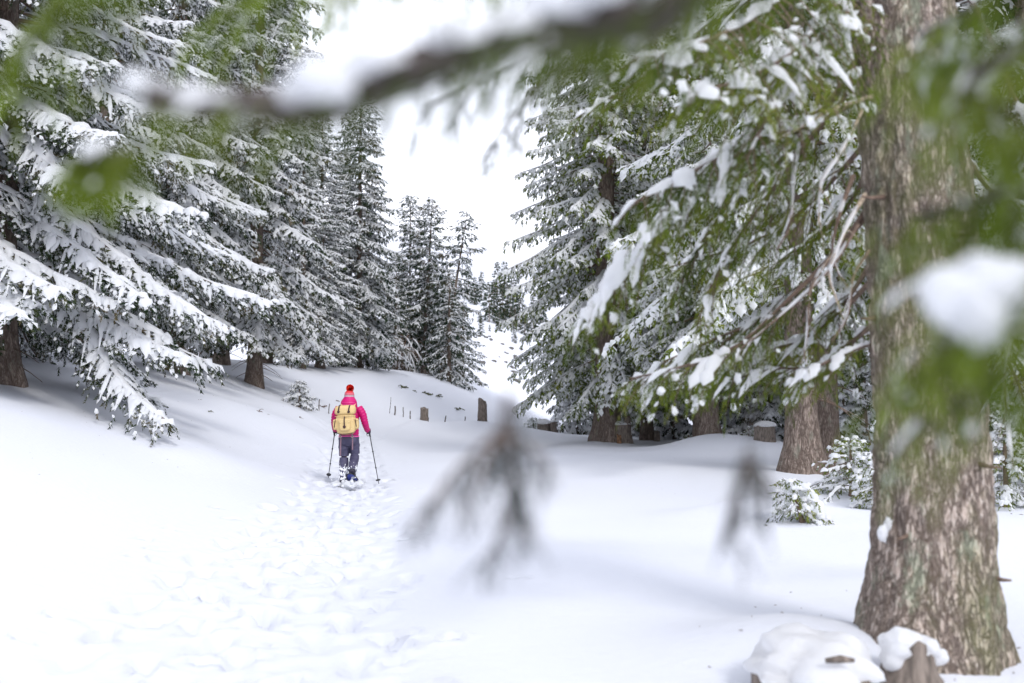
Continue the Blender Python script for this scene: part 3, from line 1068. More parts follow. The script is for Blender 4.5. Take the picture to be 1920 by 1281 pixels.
for (zs, aa) in ((0.75, 3.9), (1.15, 5.2), (1.5, 4.3), (2.0, 3.3), (2.45, 4.9), (2.7, 3.7), (3.1, 5.5), (0.5, 5.6)):
    dv = np.array([math.cos(aa), math.sin(aa), -0.15])
    p0 = np.array([-0.03 * zs + 0.03 * math.sin(zs * 0.9), 0, zs]) + dv * 0.29
    l_ = 0.06 + 0.10 * rngS.random()
    tube([p0, p0 + dv * (0.5 * l_ + 0.04), p0 + dv * (l_ + 0.05) + np.array([0, 0, 0.01])], [0.018, 0.011, 0.006], 7).obj('branch_stub', M['twig'], near)
# small snow cushions caught on the bark
for (px, py, s) in ((1655, 1000, 0.035), (1668, 985, 0.03), (1780, 465, 0.035)):
    p = P(px, py, 5.8) - np.array([tx, ty, tz])
    blob(p, (s, s, s * 1.5), seed=int(px), amp=0.3).obj('snow_cushion', M['snow'], near)


def bezier_poly(ctrl, K):
    """Catmull-Rom through control points, resampled to K points"""
    c = np.asarray(ctrl, float)
    c = np.concatenate([[2 * c[0] - c[1]], c, [2 * c[-1] - c[-2]]])
    out = []
    n = len(c) - 3
    for i in range(n):
        p0, p1, p2, p3 = c[i:i + 4]
        for s in np.linspace(0, 1, 12, endpoint=False):
            out.append(0.5 * ((2 * p1) + (-p0 + p2) * s + (2 * p0 - 5 * p1 + 4 * p2 - p3) * s * s + (-p0 + 3 * p1 - 3 * p2 + p3) * s ** 3))
    out.append(c[-2])
    out = np.array(out)
    d = np.concatenate([[0], np.cumsum(np.linalg.norm(np.diff(out, axis=0), axis=1))])
    t = np.linspace(0, d[-1], K)
    return np.stack([np.interp(t, d, out[:, j]) for j in range(3)], -1), d[-1]


def px_limb(root_, pxs, seed, rad=0.02, needle='needle_green', wood='twig', K=14, name='branch', org=None, **kw):
    rng = np.random.default_rng(seed)
    pts = [P(*p) for p in pxs]
    poly, Ln = bezier_poly(pts, K)
    poly = poly - np.asarray(root_.location)
    W, N_, S_ = foliage(poly[None], np.array([Ln]), np.array([rad]), rng, **kw)
    b = W.obj(name, M[wood], root_)
    if N_.v and kw.get('bl', 13) > 0:
        kind(N_.obj('needles', M[needle], b, False), 'stuff')
    if S_.v:
        kind(S_.obj('snow_cover', M['snow'], b), 'stuff')
    return b


NEARF = dict(bl=22, blen=0.42, sd=30, sl=0.12, lod=0, snow_p=0.24, snow_w=0.045, limb_snow=0.045, clump=0.10, steep=0.8, drop=0.18, grav=0.40,
             hang=0.5, fwd=0.65, lat=0.6, bare=0.25, snow_gap=0.45)
near_limbs = [
    # the long snow-backed limb falling to the left
    ([(1640, 60, 6.1), (1560, 190, 6.0), (1470, 250, 5.9), (1380, 295, 5.8), (1290, 370, 5.7), (1190, 480, 5.6), (1090, 600, 5.5)],
     dict(rad=0.028, limb_snow=0.12, snow_p=0.75, bare=0.42, snow_gap=0.32)),
    ([(1640, 60, 6.2), (1540, 230, 6.5), (1420, 330, 6.8), (1330, 430, 6.9), (1260, 560, 7.0)], dict(rad=0.026, bare=0.35)),
    ([(1630, 180, 6.0), (1500, 240, 5.7), (1390, 270, 5.4), (1280, 330, 5.2), (1190, 380, 5.0)], dict(rad=0.02, limb_snow=0.06)),
    ([(1630, 385, 6.1), (1570, 470, 6.2), (1480, 560, 6.3), (1380, 650, 6.4), (1270, 690, 6.4), (1180, 710, 6.5)], dict(rad=0.020, bare=0.35, limb_snow=0.035, snow_gap=0.55)),
    ([(1630, 400, 6.2), (1540, 500, 6.6), (1440, 590, 6.9), (1330, 640, 7.2), (1220, 690, 7.4)], dict(rad=0.018, bare=0.3, limb_snow=0.035, snow_gap=0.55)),
    ([(1640, 480, 6.2), (1590, 560, 6.6), (1520, 630, 6.9), (1430, 660, 7.1), (1330, 700, 7.2)], dict(rad=0.016, bare=0.2, snow_p=0.6, limb_snow=0.045, snow_gap=0.5)),
    ([(1645, 600, 6.1), (1600, 640, 6.5), (1530, 690, 6.8), (1450, 690, 6.9), (1370, 710, 7.0)], dict(rad=0.018, bare=0.15, snow_p=0.5)),
    ([(1645, 640, 6.0), (1590, 660, 6.0), (1530, 690, 6.0), (1480, 720, 6.1)], dict(rad=0.015, bare=0.1, snow_p=0.3)),
    ([(1640, 300, 6.3), (1580, 400, 7.2), (1500, 470, 7.9), (1400, 520, 8.4)], dict(rad=0.02, bare=0.2)),
    # upper boughs reaching toward the trail
    ([(1620, -150, 6.0), (1500, -40, 5.2), (1400, 40, 4.6), (1290, 90, 4.2), (1190, 110, 3.9)], dict(rad=0.024, bare=0.15)),
    ([(1630, -60, 6.0), (1540, 40, 5.4), (1470, 110, 4.9), (1390, 150, 4.5), (1310, 170, 4.2)], dict(rad=0.02, bare=0.15, snow_p=0.4)),
    ([(1620, -300, 6.0), (1450, -150, 5.6), (1300, -60, 5.2), (1150, 10, 5.0), (1030, 70, 4.8)], dict(rad=0.024, bare=0.2)),
    ([(1620, -200, 6.2), (1480, -60, 6.6), (1330, 50, 6.9), (1200, 150, 7.1), (1080, 220, 7.2)], dict(rad=0.024, bare=0.2)),
    ([(1630, 20, 6.2), (1500, 110, 6.9), (1380, 160, 7.4), (1270, 200, 7.8)], dict(rad=0.02, bare=0.2)),
    ([(1630, 120, 6.1), (1520, 260, 6.4), (1430, 380, 6.6), (1350, 500, 6.7), (1310, 600, 6.7)], dict(rad=0.02, bare=0.2)),
    ([(1640, 250, 6.2), (1550, 350, 6.9), (1460, 430, 7.3), (1360, 470, 7.6), (1260, 500, 7.8)], dict(rad=0.02, bare=0.15)),
    ([(1640, 520, 6.2), (1560, 600, 6.9), (1460, 650, 7.4), (1350, 690, 7.8), (1250, 720, 8.0)], dict(rad=0.018, bare=0.15)),
    ([(1630, -20, 6.1), (1560, 60, 5.6), (1500, 150, 5.2), (1440, 220, 5.0), (1400, 300, 4.9)], dict(rad=0.02, bare=0.2)),
    # boughs on the right of the trunk
    ([(1790, -60, 6.2), (1850, 60, 6.0), (1910, 200, 5.8), (1970, 330, 5.6)], dict(rad=0.02, bare=0.15)),
    ([(1800, 160, 6.3), (1850, 200, 6.6), (1900, 260, 6.9), (1960, 340, 7.2)], dict(rad=0.02, bare=0.2)),
    ([(1810, 290, 6.3), (1850, 350, 6.6), (1900, 400, 6.9), (1960, 500, 7.1)], dict(rad=0.018, bare=0.3)),
    ([(1825, 560, 6.3), (1870, 640, 6.8), (1910, 720, 7.2), (1950, 840, 7.5)], dict(rad=0.018, bare=0.1)),
]
for i, (pts, kw) in enumerate(near_limbs):
    px_limb(near, pts, 300 + i, **{**NEARF, **kw})
# bare twisted dead branches by the trunk
dead = [
    ([(1618, 70, 6.0), (1570, 200, 5.8), (1500, 255, 5.75), (1488, 330, 5.7), (1482, 420, 5.7), (1455, 470, 5.7)], 0.016, 'twig'),
    ([(1622, 365, 5.85), (1590, 420, 5.7), (1565, 480, 5.6), (1555, 520, 5.6), (1575, 580, 5.6)], 0.014, 'twig_pale'),
    ([(1640, 180, 5.8), (1560, 205, 5.6), (1480, 250, 5.5), (1420, 275, 5.4)], 0.013, 'twig_pale'),
    ([(1625, 55, 5.8), (1560, 70, 5.7), (1520, 85, 5.6), (1470, 100, 5.6)], 0.012, 'twig_pale'),
    ([(1600, 330, 5.9), (1575, 400, 5.8), (1560, 480, 5.8), (1590, 540, 5.8)], 0.014, 'twig'),
    ([(1800, 170, 5.9), (1850, 195, 5.8), (1880, 240, 5.7)], 0.014, 'twig'),
    ([(1905, 560, 5.6), (1885, 700, 5.5), (1890, 800, 5.5), (1900, 880, 5.4)], 0.010, 'twig'),
    ([(1610, 420, 5.8), (1560, 500, 5.8), (1500, 560, 5.8), (1430, 620, 5.8), (1380, 660, 5.8)], 0.010, 'twig'),
    ([(1560, 480, 5.8), (1520, 540, 5.7), (1515, 620, 5.7), (1505, 680, 5.7)], 0.008, 'twig'),
    ([(1500, 250, 5.7), (1440, 300, 5.6), (1400, 330, 5.6), (1330, 340, 5.6)], 0.009, 'twig'),
    ([(1620, 200, 5.8), (1575, 290, 5.7), (1540, 340, 5.6), (1535, 420, 5.6)], 0.010, 'twig_pale'),
    ([(1630, 470, 5.8), (1600, 520, 5.7), (1590, 590, 5.7), (1560, 640, 5.7)], 0.009, 'twig'),
]
for i, (pts, rd, wm) in enumerate(dead):
    px_limb(near, pts, 340 + i, rad=rd, wood=wm, name='dead_branch', bl=6, blen=0.35, wood_r=0.8, sd=0, sl=0.03, lod=3, snow_p=0.3, snow_w=0.015,
            limb_snow=0.02, clump=0, limb_sides=8, needle='needle_green')

# ------------------------------------------------------------------ the spruce beside the camera whose boughs hang into view
ox, oy = 2.3, -0.9
over = thing('spruce_tree', 'overhanging spruce reaching out-of-focus snowy boughs across the view', 'tree', (ox, oy, gz(ox, oy)))
trunk_geo(14, 0.27, sides=24, nz=40, seed=8).obj('trunk', M['bark'], over)
CLOSE = dict(bl=34, blen=0.14, sd=66, sl=0.062, lod=0, snow_p=0.35, snow_w=0.012, limb_snow=0.024, clump=0.1, drop=0.35, grav=0.5,
             hang=0.5, bare=0.2, tip=0.4, wood_r=0.3)
T0 = lambda z: tuple(np.array([ox, oy, z]))


def over_limb(start_z, pxs, seed, mid=None, **kw):
    rng = np.random.default_rng(seed)
    pts = [np.array([ox - 0.1, oy + 0.1, start_z])] + [np.array(m_) for m_ in (mid or [])] + [P(*p) for p in pxs]
    poly, Ln = bezier_poly(pts, 22)
    poly = poly - np.asarray(over.location)
    k2 = {**CLOSE, **kw}
    rad = k2.pop('rad', 0.016)
    nm = k2.pop('needle', 'needle_close')
    W, N_, S_ = foliage(poly[None], np.array([Ln]), np.array([rad]), rng, **k2)
    b = W.obj('branch', M['twig_dark'], over)
    kind(N_.obj('needles', M[nm], b, False), 'stuff')
    kind(S_.obj('snow_cover', M['snow'], b), 'stuff')
    return b


# long bough across the top of the picture
b_top = over_limb(3.0, [(1500, -200, 0.78), (1150, -20, 0.80), (1000, 35, 0.81), (850, 90, 0.82), (720, 145, 0.83), (600, 200, 0.84), (500, 235, 0.84), (420, 225, 0.85), (280, 185, 0.86)],
                  401, mid=[(1.2, 0.1, 2.75)], rad=0.08, bare=0.45, limb_snow=0.018, blen=0.075, drop=0.15, grav=0.25, bl=52, sd=60, needle='needle_green')
for i, (px, py, d, sx_, sy_, sz_) in enumerate(((615, 150, 0.82, 0.030, 0.018, 0.020), (560, 180, 0.84, 0.018, 0.016, 0.013), (690, 115, 0.82, 0.020, 0.016, 0.013),
                                                (430, 190, 0.85, 0.024, 0.016, 0.010), (350, 185, 0.86, 0.016, 0.012, 0.008), (840, 65, 0.81, 0.022, 0.016, 0.012),
                                                (1050, -2, 0.80, 0.034, 0.02, 0.014), (1130, -30, 0.79, 0.024, 0.018, 0.012))):
    blob(P(px, py, d) - np.asarray(over.location), (sx_, sy_, sz_), seed=i, amp=0.3, seg=14, rg=9).obj('snow_lump', M['snow'], b_top)
over_limb(3.0, [(1400, -160, 1.25), (1180, -20, 1.3), (1060, 30, 1.32), (960, 60, 1.34), (880, 80, 1.35)], 414, mid=[(1.3, 0.3, 2.9)], rad=0.012,
          bare=0.5, blen=0.12, bl=26, limb_snow=0.012, snow_p=0.2, needle='needle_green')
# green tufts dipping into the top edge and the left edge
over_limb(3.6, [(1200, -420, 1.1), (760, -170, 1.5), (520, -40, 1.7), (440, 10, 1.75), (395, 45, 1.75)], 415, mid=[(1.2, 0.2, 3.2)], rad=0.008, bare=0.72, blen=0.16,
          bl=22, limb_snow=0.0, snow_p=0.05)
over_limb(3.5, [(900, -520, 1.0), (420, -260, 1.15), (130, -30, 1.3), (50, 60, 1.32), (10, 130, 1.32)], 416, mid=[(1.1, 0.1, 3.2)], rad=0.007, bare=0.78, blen=0.12,
          bl=22, limb_snow=0.0, snow_p=0.05)
over_limb(3.0, [(1350, -90, 0.98), (1000, 90, 1.0), (700, 200, 1.02), (420, 250, 1.06), (250, 265, 1.08), (165, 290, 1.1)], 417, mid=[(1.2, 0.1, 2.8)], rad=0.003, bare=0.985,
          blen=0.05, bl=16, limb_snow=0.0, snow_p=0.05)
over_limb(3.2, [(1500, -260, 1.0), (1280, -90, 1.1), (1120, -20, 1.15), (1000, 20, 1.2), (900, 40, 1.2)], 418, mid=[(1.3, 0.2, 3.0)], rad=0.01, bare=0.55,
          blen=0.12, bl=26, limb_snow=0.0, snow_p=0.1)
# second bough behind it with hanging twigs
over_limb(3.5, [(1400, -120, 2.0), (1150, 30, 2.1), (1000, 110, 2.15), (900, 150, 2.2), (800, 200, 2.2)], 402, mid=[(1.6, 0.6, 3.2)],
          rad=0.012, bare=0.5, blen=0.22, bl=13, sd=40, grav=0.6, drop=0.4, limb_snow=0.02, needle='needle_dark')
over_limb(3.4, [(1350, -60, 2.3), (1120, 60, 2.4), (1000, 170, 2.45), (930, 250, 2.5), (905, 300, 2.5)], 403, mid=[(1.7, 0.9, 3.2)],
          rad=0.012, bare=0.5, blen=0.2, bl=18, sd=40, grav=0.6, limb_snow=0.012, needle='needle_dark')
# green sprays hanging over the near trunk
over_limb(2.2, [(2010, 330, 1.15), (1900, 350, 1.2), (1800, 375, 1.22), (1720, 400, 1.25), (1660, 420, 1.27)], 404, rad=0.010, bare=0.45, blen=0.12,
          limb_snow=0.008, snow_p=0.1, grav=0.6, bl=28)
over_limb(1.9, [(2020, 600, 1.05), (1930, 660, 1.1), (1850, 710, 1.12), (1770, 770, 1.15), (1700, 820, 1.17)], 405, rad=0.010, bare=0.45, blen=0.12,
          limb_snow=0.0, snow_p=0.05, grav=0.5, bl=28)
over_limb(2.0, [(2000, 560, 1.25), (1900, 640, 1.3), (1800, 690, 1.35), (1720, 700, 1.4), (1650, 720, 1.42)], 412, rad=0.010, bare=0.45, blen=0.13,
          limb_snow=0.0, snow_p=0.1, grav=0.5, bl=24)
over_limb(2.5, [(2000, 60, 1.2), (1930, 160, 1.25), (1890, 280, 1.28), (1870, 400, 1.3), (1880, 500, 1.3)], 406, rad=0.010, bare=0.4, blen=0.12,
          limb_snow=0.006, snow_p=0.1, bl=30)
over_limb(2.6, [(2040, 20, 1.0), (1950, 120, 1.02), (1915, 240, 1.05), (1900, 360, 1.05), (1895, 470, 1.05)], 419, rad=0.008, bare=0.4, blen=0.11,
          limb_snow=0.0, snow_p=0.05, bl=30)
over_limb(2.7, [(1950, -60, 1.3), (1850, 0, 1.4), (1760, 60, 1.5), (1680, 150, 1.55)], 407, rad=0.008, bare=0.62, blen=0.12, bl=18, snow_p=0.15, limb_snow=0.008)
b_blob = over_limb(2.15, [(2010, 470, 0.95), (1930, 520, 0.98), (1850, 560, 1.0), (1780, 600, 1.02)], 408, rad=0.009, bare=0.4, blen=0.09, limb_snow=0.0)
for i, (px, py, sx_, sz_) in enumerate(((1780, 560, 0.033, 0.028), (1850, 535, 0.038, 0.030), (1830, 600, 0.026, 0.030), (1890, 520, 0.026, 0.022))):
    blob(P(px, py, 0.98) - np.asarray(over.location), (sx_, 0.026, sz_), seed=20 + i, amp=0.3, seg=14, rg=9).obj('snow_lump', M['snow'], b_blob)
b2_ = over_limb(2.6, [(1960, 30, 1.5), (1860, 70, 1.55), (1790, 95, 1.6), (1740, 130, 1.6)], 409, rad=0.009, bare=0.5, blen=0.1, limb_snow=0.0)
blob(P(1795, 90, 1.55) - np.asarray(over.location), (0.02, 0.02, 0.022), seed=31, amp=0.3).obj('snow_lump', M['snow'], b2_)
# thin hanging twigs in front of the snow
for seed, pxs, kw in (
        (410, [(1290, -420, 0.5), (1010, 420, 0.62), (975, 660, 0.85), (945, 800, 1.0), (940, 880, 1.02), (955, 950, 1.03)], dict(blen=0.05, bl=2, bare=0.955)),
        (411, [(1700, -300, 0.8), (1460, 500, 0.95), (1410, 800, 1.1), (1398, 880, 1.12), (1390, 960, 1.12), (1380, 1010, 1.12)], dict(blen=0.05, bl=2, bare=0.955))):
    over_limb(3.2, pxs, seed, mid=[(1.0, 0.1, 3.0)], rad=0.0016, needle='needle_grey', limb_snow=0.0, snow_p=0.0, clump=0.0, sd=46, sl=0.045,
              drop=0.5, grav=0.35, fwd=0.8, lat=0.5, hang=0.5, **kw)
for seed, pxs in ((420, [(945, 805, 1.0), (890, 850, 1.02), (840, 900, 1.03), (790, 970, 1.03), (765, 1000, 1.03)]),
                  (421, [(950, 810, 1.0), (965, 900, 1.02), (980, 960, 1.03), (995, 1010, 1.03)]),
                  (422, [(962, 890, 1.02), (955, 960, 1.03), (930, 1020, 1.03), (905, 1050, 1.03)]),
                  (423, [(950, 810, 1.0), (1000, 845, 1.02), (1035, 880, 1.03)]),
                  (424, [(935, 820, 1.0), (905, 880, 1.02), (880, 930, 1.03), (870, 975, 1.03)]),
                  (425, [(950, 740, 0.98), (948, 790, 1.0), (950, 850, 1.02)]),
                  (426, [(1404, 850, 1.1), (1402, 880, 1.12), (1403, 910, 1.12)]),
                  (427, [(1400, 880, 1.12), (1378, 930, 1.12), (1368, 970, 1.12), (1362, 1010, 1.12)]),
                  (428, [(1405, 890, 1.12), (1425, 930, 1.12), (1432, 965, 1.12)]),
                  (429, [(1402, 870, 1.12), (1430, 890, 1.12), (1455, 920, 1.12)])):
    rng = np.random.default_rng(seed)
    poly, Ln = bezier_poly([P(*p) for p in pxs], 10)
    W, N_, S_ = foliage((poly - np.asarray(over.location))[None], np.array([Ln]), np.array([0.003]), rng,
                        **{**CLOSE, 'bl': 90, 'blen': 0.036, 'sd': 80, 'sl': 0.040, 'snow_p': 0, 'limb_snow': 0, 'clump': 0, 'bare': 0.05})
    b = W.obj('branch', M['twig'], over)
    kind(N_.obj('needles', M['needle_grey'], b, False), 'stuff')

# ------------------------------------------------------------------ small things standing in the snow
def hit(px, py, dmax=120.0, dflt=40.0):
    """where the line of sight through a photo pixel meets the ground"""
    d = np.linspace(3.0, dmax, 2400)
    p0 = P(px, py, 1.0)
    dirv = p0 - np.array([0, 0, EYE])
    x = dirv[0] * d
    z = EYE + dirv[2] * d
    below = np.nonzero(z < ground(x, d))[0]
    dd = d[below[0]] if len(below) else dflt
    return np.array([dirv[0] * dd, dd, gz(dirv[0] * dd, dd)])


def at_depth(px, d):
    x = X(px, d)
    return np.array([x, d, gz(x, d)])


def stump(label, base, r, h, seed=0, cap=0.0, mat='stump', slant=0.1, name='tree_stump', flare=0.25, jag=0.10, group=None):
    rng = np.random.default_rng(seed)
    t = thing(name, label, 'stump', base, group=group)
    sides_, nz_ = 26, 12
    th_ = np.arange(sides_) * 2 * PI / sides_
    zt = np.linspace(-0.35 * min(1, h) - 0.1, 1, nz_)
    top = h * (1 + jag * 2 * vnoise(th_ / (2 * PI) * 8, 0 * th_, seed, 8) + slant * np.cos(th_ + seed))
    zz_ = np.where(zt[:, None] > 0, zt[:, None] * top[None], zt[:, None])
    rr_ = r * (1 + flare * np.exp(-np.maximum(zz_, 0) / (0.35 * h)) * (1 + 0.4 * np.cos(3 * th_ + seed))[None])
    rr_ = rr_ * (1 + 0.16 * vnoise(th_[None] / (2 * PI) * 13 + 0 * zz_, zz_ / r * 0.6, seed + 3, 13) + 0.08 * vnoise(th_[None] / (2 * PI) * 26 + 0 * zz_, zz_ / r * 2, seed + 4, 26))
    V_ = np.stack([rr_ * np.cos(th_), rr_ * np.sin(th_), zz_], -1)
    rings_ = [V_]
    for s_, dz_ in ((0.7, -0.02), (0.35, -0.05)):
        v_ = V_[-1] * np.array([s_, s_, 1]) + np.array([0, 0, dz_ * h])
        v_[:, 2] += rng.normal(0, 0.02 * h, sides_)
        rings_.append(v_[None])
    V_ = np.concatenate(rings_)
    n_ = len(V_)
    V_ = np.concatenate([V_.reshape(-1, 3), V_[-1].mean(0)[None]])
    k = (np.arange(n_ - 1) * sides_)[:, None]
    m = np.arange(sides_)[None]
    q_ = np.stack([k + m, k + (m + 1) % sides_, k + sides_ + (m + 1) % sides_, k + sides_ + m], -1).reshape(-1, 4)
    tri = np.array([((n_ - 1) * sides_ + i, (n_ - 1) * sides_ + (i + 1) % sides_, n_ * sides_) for i in range(sides_)])
    Geo().add(V_, q_, tri).obj('stump_wood', M[mat], t)
    if cap:
        blob((0, 0, h * 0.98), (r * 1.12, r * 1.12, cap), seed=seed, amp=0.14, seg=22, rg=14, flat=0.55).obj('snow_cap', M['snow'], t)
    return t


stump('weathered grey stump leaning beside the short row of fence posts', at_depth(905, 40), 0.17, 0.82, 3, slant=0.12)
stump('broad grey stump between the fence posts left of the leaning one', at_depth(796, 40.5), 0.15, 0.48, 4)
stump('low mossy stump under a thick snow cap', at_depth(1019, 41), 0.24, 0.32, 5, cap=0.16, flare=0.1)
stump('taller grey stump with a thin snow cap beside the low mossy one', at_depth(1037, 41), 0.15, 0.45, 6, cap=0.07, flare=0.05)
stump('broken snow-topped root stump against the double trunk', at_depth(1166, 33.4), 0.28, 0.62, 7, cap=0.12, slant=0.35, jag=0.2)
stump('small upright grey stump right of the double trunk', at_depth(1231, 37), 0.10, 0.32, 8, jag=0.25)
stump('rotten red-brown stump splinter at the foot of the double trunk', at_depth(1160, 33.0), 0.07, 0.22, 9, mat='stump_rot', jag=0.4)
stump('sawn mossy stump under a flat snow cap on a drift', at_depth(1432, 27), 0.27, 0.40, 10, cap=0.13, flare=0.15, jag=0.03, slant=0.02)

# near stump in the lower right corner, half buried
ns = np.array([X(1512, 5.2), 5.2, 0.0])
ns[2] = gz(ns[0], ns[1]) - 0.03
t = stump('wide dark stump under a smooth snow dome in front of the mossy trunk', ns, 0.29, 0.16, 12, flare=0.1, jag=0.1, slant=0.1)
blob((0.05, 0.06, 0.15), (0.315, 0.33, 0.215), seed=41, amp=0.24, nscale=3.2, seg=40, rg=24, flat=0.8).obj('snow_cap', M['snow'], t)
tube([(-0.02, -0.30, 0.30), (0.05, -0.31, 0.31), (0.12, -0.295, 0.30)], [0.012, 0.02, 0.010], 8).obj('bark_sliver', M['stump'], t)
t = stump('small knobby stump with lumpy snow against the mossy trunk', np.array([X(1692, 5.35), 5.35, gz(X(1692, 5.35), 5.35)]), 0.13, 0.19, 14, flare=0.3, jag=0.3)
g = Geo()
for i, (a, b, c_, s_) in enumerate(((-0.05, -0.04, 0.20, 0.11), (0.06, -0.05, 0.18, 0.075), (0.13, -0.02, 0.13, 0.065), (-0.1, -0.06, 0.12, 0.07))):
    blob((a, b, c_), (s_, s_, s_ * 0.8), g, seed=50 + i, amp=0.25, seg=18, rg=12)
o = g.obj('snow_cap', M['snow'], t)
rm = o.modifiers.new('fuse', 'REMESH')
rm.mode = 'VOXEL'
rm.voxel_size = 0.012
rm.use_smooth_shade = True

# fence posts
GP = 'fence posts along the edge of the trail'
posts = [  # px, distance, height, thickness, lean x, label
    (577, 33.5, 0.36, 0.030, 0.55, 'thin dark fence post tilted over on the left bank'),
    (598, 33.8, 0.38, 0.040, 0.08, 'upright fence post beside the tilted one on the left bank'),
    (617, 34.0, 0.34, 0.036, 0.06, 'short fence post midway between the tilted post and the hiker'),
    (635, 34.3, 0.36, 0.024, 0.08, 'thin stake rising just behind the hiker'),
    (731, 40.0, 0.62, 0.024, 0.07, 'tall thin stake beginning the fence row past the hiker'),
    (740.5, 40.0, 0.34, 0.060, 0.05, 'thick short post next to the tall thin stake'),
    (756, 40.2, 0.37, 0.038, 0.04, 'slim post between the thick short post and the broad stump'),
    (769, 40.2, 0.29, 0.050, 0.08, 'leaning post just before the broad stump'),
    (803.5, 40.0, 0.17, 0.036, 0.05, 'tiny post end touching the broad stump'),
    (834.5, 40.0, 0.26, 0.055, 0.14, 'dark leaning post in the gap between the two stumps'),
    (872, 40.0, 0.17, 0.042, 0.03, 'tiny upright post near the leaning grey stump'),
    (1045, 41, 0.12, 0.03, 0.0, 'tiny post end right of the snow-capped stumps'),
]
for i, (px, d, h, tk, ln, lab) in enumerate(posts):
    b_ = at_depth(px, d)
    s = np.linspace(0, 1, 6)
    pts = np.stack([ln * h * s + 0.01 * np.sin(s * 5 + i), 0.02 * s, -0.15 + (h + 0.15) * s], -1)
    o = tube(pts, tk / 2 * np.array([1.05, 1.0, 1.04, 0.96, 0.98, 0.8]), 7).obj('fence_post', M['post'], smooth_=False)
    o.location = b_
    tag(o, lab, 'post', GP)

# young snowy spruces and little shrubs
SAPF = dict(bl=20, blen=0.22, sd=22, sl=0.085, lod=1, snow_p=0.7, snow_w=0.045, limb_snow=0.05, clump=0.3, drop=0.2, grav=0.4)


def sapling(label, base, H, Rr, seed, lean=(0, 0), n=26, snow=0.7, needle='needle_green', extra=0):
    rng = np.random.default_rng(seed)
    t_ = thing('spruce_sapling', label, 'sapling', base)
    trunk_geo(H, 0.012 + 0.012 * H, lean, sides=8, nz=10, z0=-0.15).obj('trunk', M['twig'], t_)
    pts, L = spruce_limbs(rng, H, Rr, 0.04, n, K=6, lean=lean, tr=0.01, e_low=(5, -25, -30))
    W, N_, S_ = foliage(pts, L, 0.004 + 0.003 * L, rng, **dict(SAPF, snow_p=snow))
    kind(W.obj('boughs', M['twig'], t_), 'stuff')
    kind(N_.obj('crown', M[needle], t_, False), 'stuff')
    kind(S_.obj('snow_cover', M['snow'], t_), 'stuff')
    return t_


sapling('young spruce sagging under snow at the edge of the left bank', at_depth(562, 32.5), 0.85, 0.6, 501, needle='needle_snowy', snow=0.95, n=34)
t = sapling('tiny tilted spruce with a snow slab on its back', at_depth(1500, 11.9), 0.50, 0.30, 502, lean=(-0.25, 0), n=26, snow=0.3)
for i, (a, b, c_, s_) in enumerate(((0.03, 0.0, 0.38, 0.09), (0.10, 0.0, 0.27, 0.12), (0.17, 0.02, 0.14, 0.13))):
    blob((a, b, c_), (s_ * 0.8, s_, s_), seed=60 + i, amp=0.2, seg=16, rg=10).obj('snow_lump', M['snow'], t)
sapling('bushy young spruce loaded with snow behind the mossy trunk', at_depth(1592, 15.0), 0.85, 0.7, 503, n=40, snow=0.55)
sapling('young spruce half hidden just left of the mossy trunk', at_depth(1640, 14.0), 0.6, 0.45, 504, n=28, snow=0.5)
sapling('snowy young spruce right of the mossy trunk', at_depth(1880, 14.5), 1.5, 0.7, 505, n=46, snow=0.9)
sapling('low green spruce shoot before the slim reddish trunk', at_depth(1402, 30), 0.45, 0.35, 506, n=16, snow=0.5)
sapling('small spruce shoot left of the slim reddish trunk', at_depth(1290, 33), 0.40, 0.35, 507, n=16, snow=0.5)
sapling('small spruce shoot poking out behind the snow-capped stumps', at_depth(1000, 42), 0.45, 0.5, 508, n=18, snow=0.6)

GT = 'twigs poking through the snow'


def twig_tuft(label, base, s, seed, mat='twig', name='twig_tuft', n=9, leafy=False):
    rng = np.random.default_rng(seed)
    g_ = Geo()
    for i in range(n):
        a = rng.random() * 2 * PI
        l = s * (0.4 + 0.8 * rng.random())
        u = np.linspace(0, 1, 5)[:, None]
        d = np.array([math.cos(a) * 0.8, math.sin(a) * 0.8, 0.4 + 0.5 * rng.random()])
        p = np.array([rng.normal(0, s * 0.15), rng.normal(0, s * 0.15), -0.03]) + d * l * u + np.array([0, 0, -0.6 * l]) * u * u + rng.normal(0, 0.012 * s, (5, 3))
        tube(p, np.linspace(0.03, 0.008, 5) * s + 0.002, 4, g_, cap=False)
        if leafy:
            for k in range(5):
                c_ = p[1 + k % 4] + rng.normal(0, 0.05 * s, 3)
                blob(c_, (0.09 * s, 0.07 * s, 0.05 * s), g_, seed=seed + k, seg=6, rg=5)
    o = g_.obj(name, M[mat])
    o.location = base
    tag(o, label, 'twigs', GT)
    return o


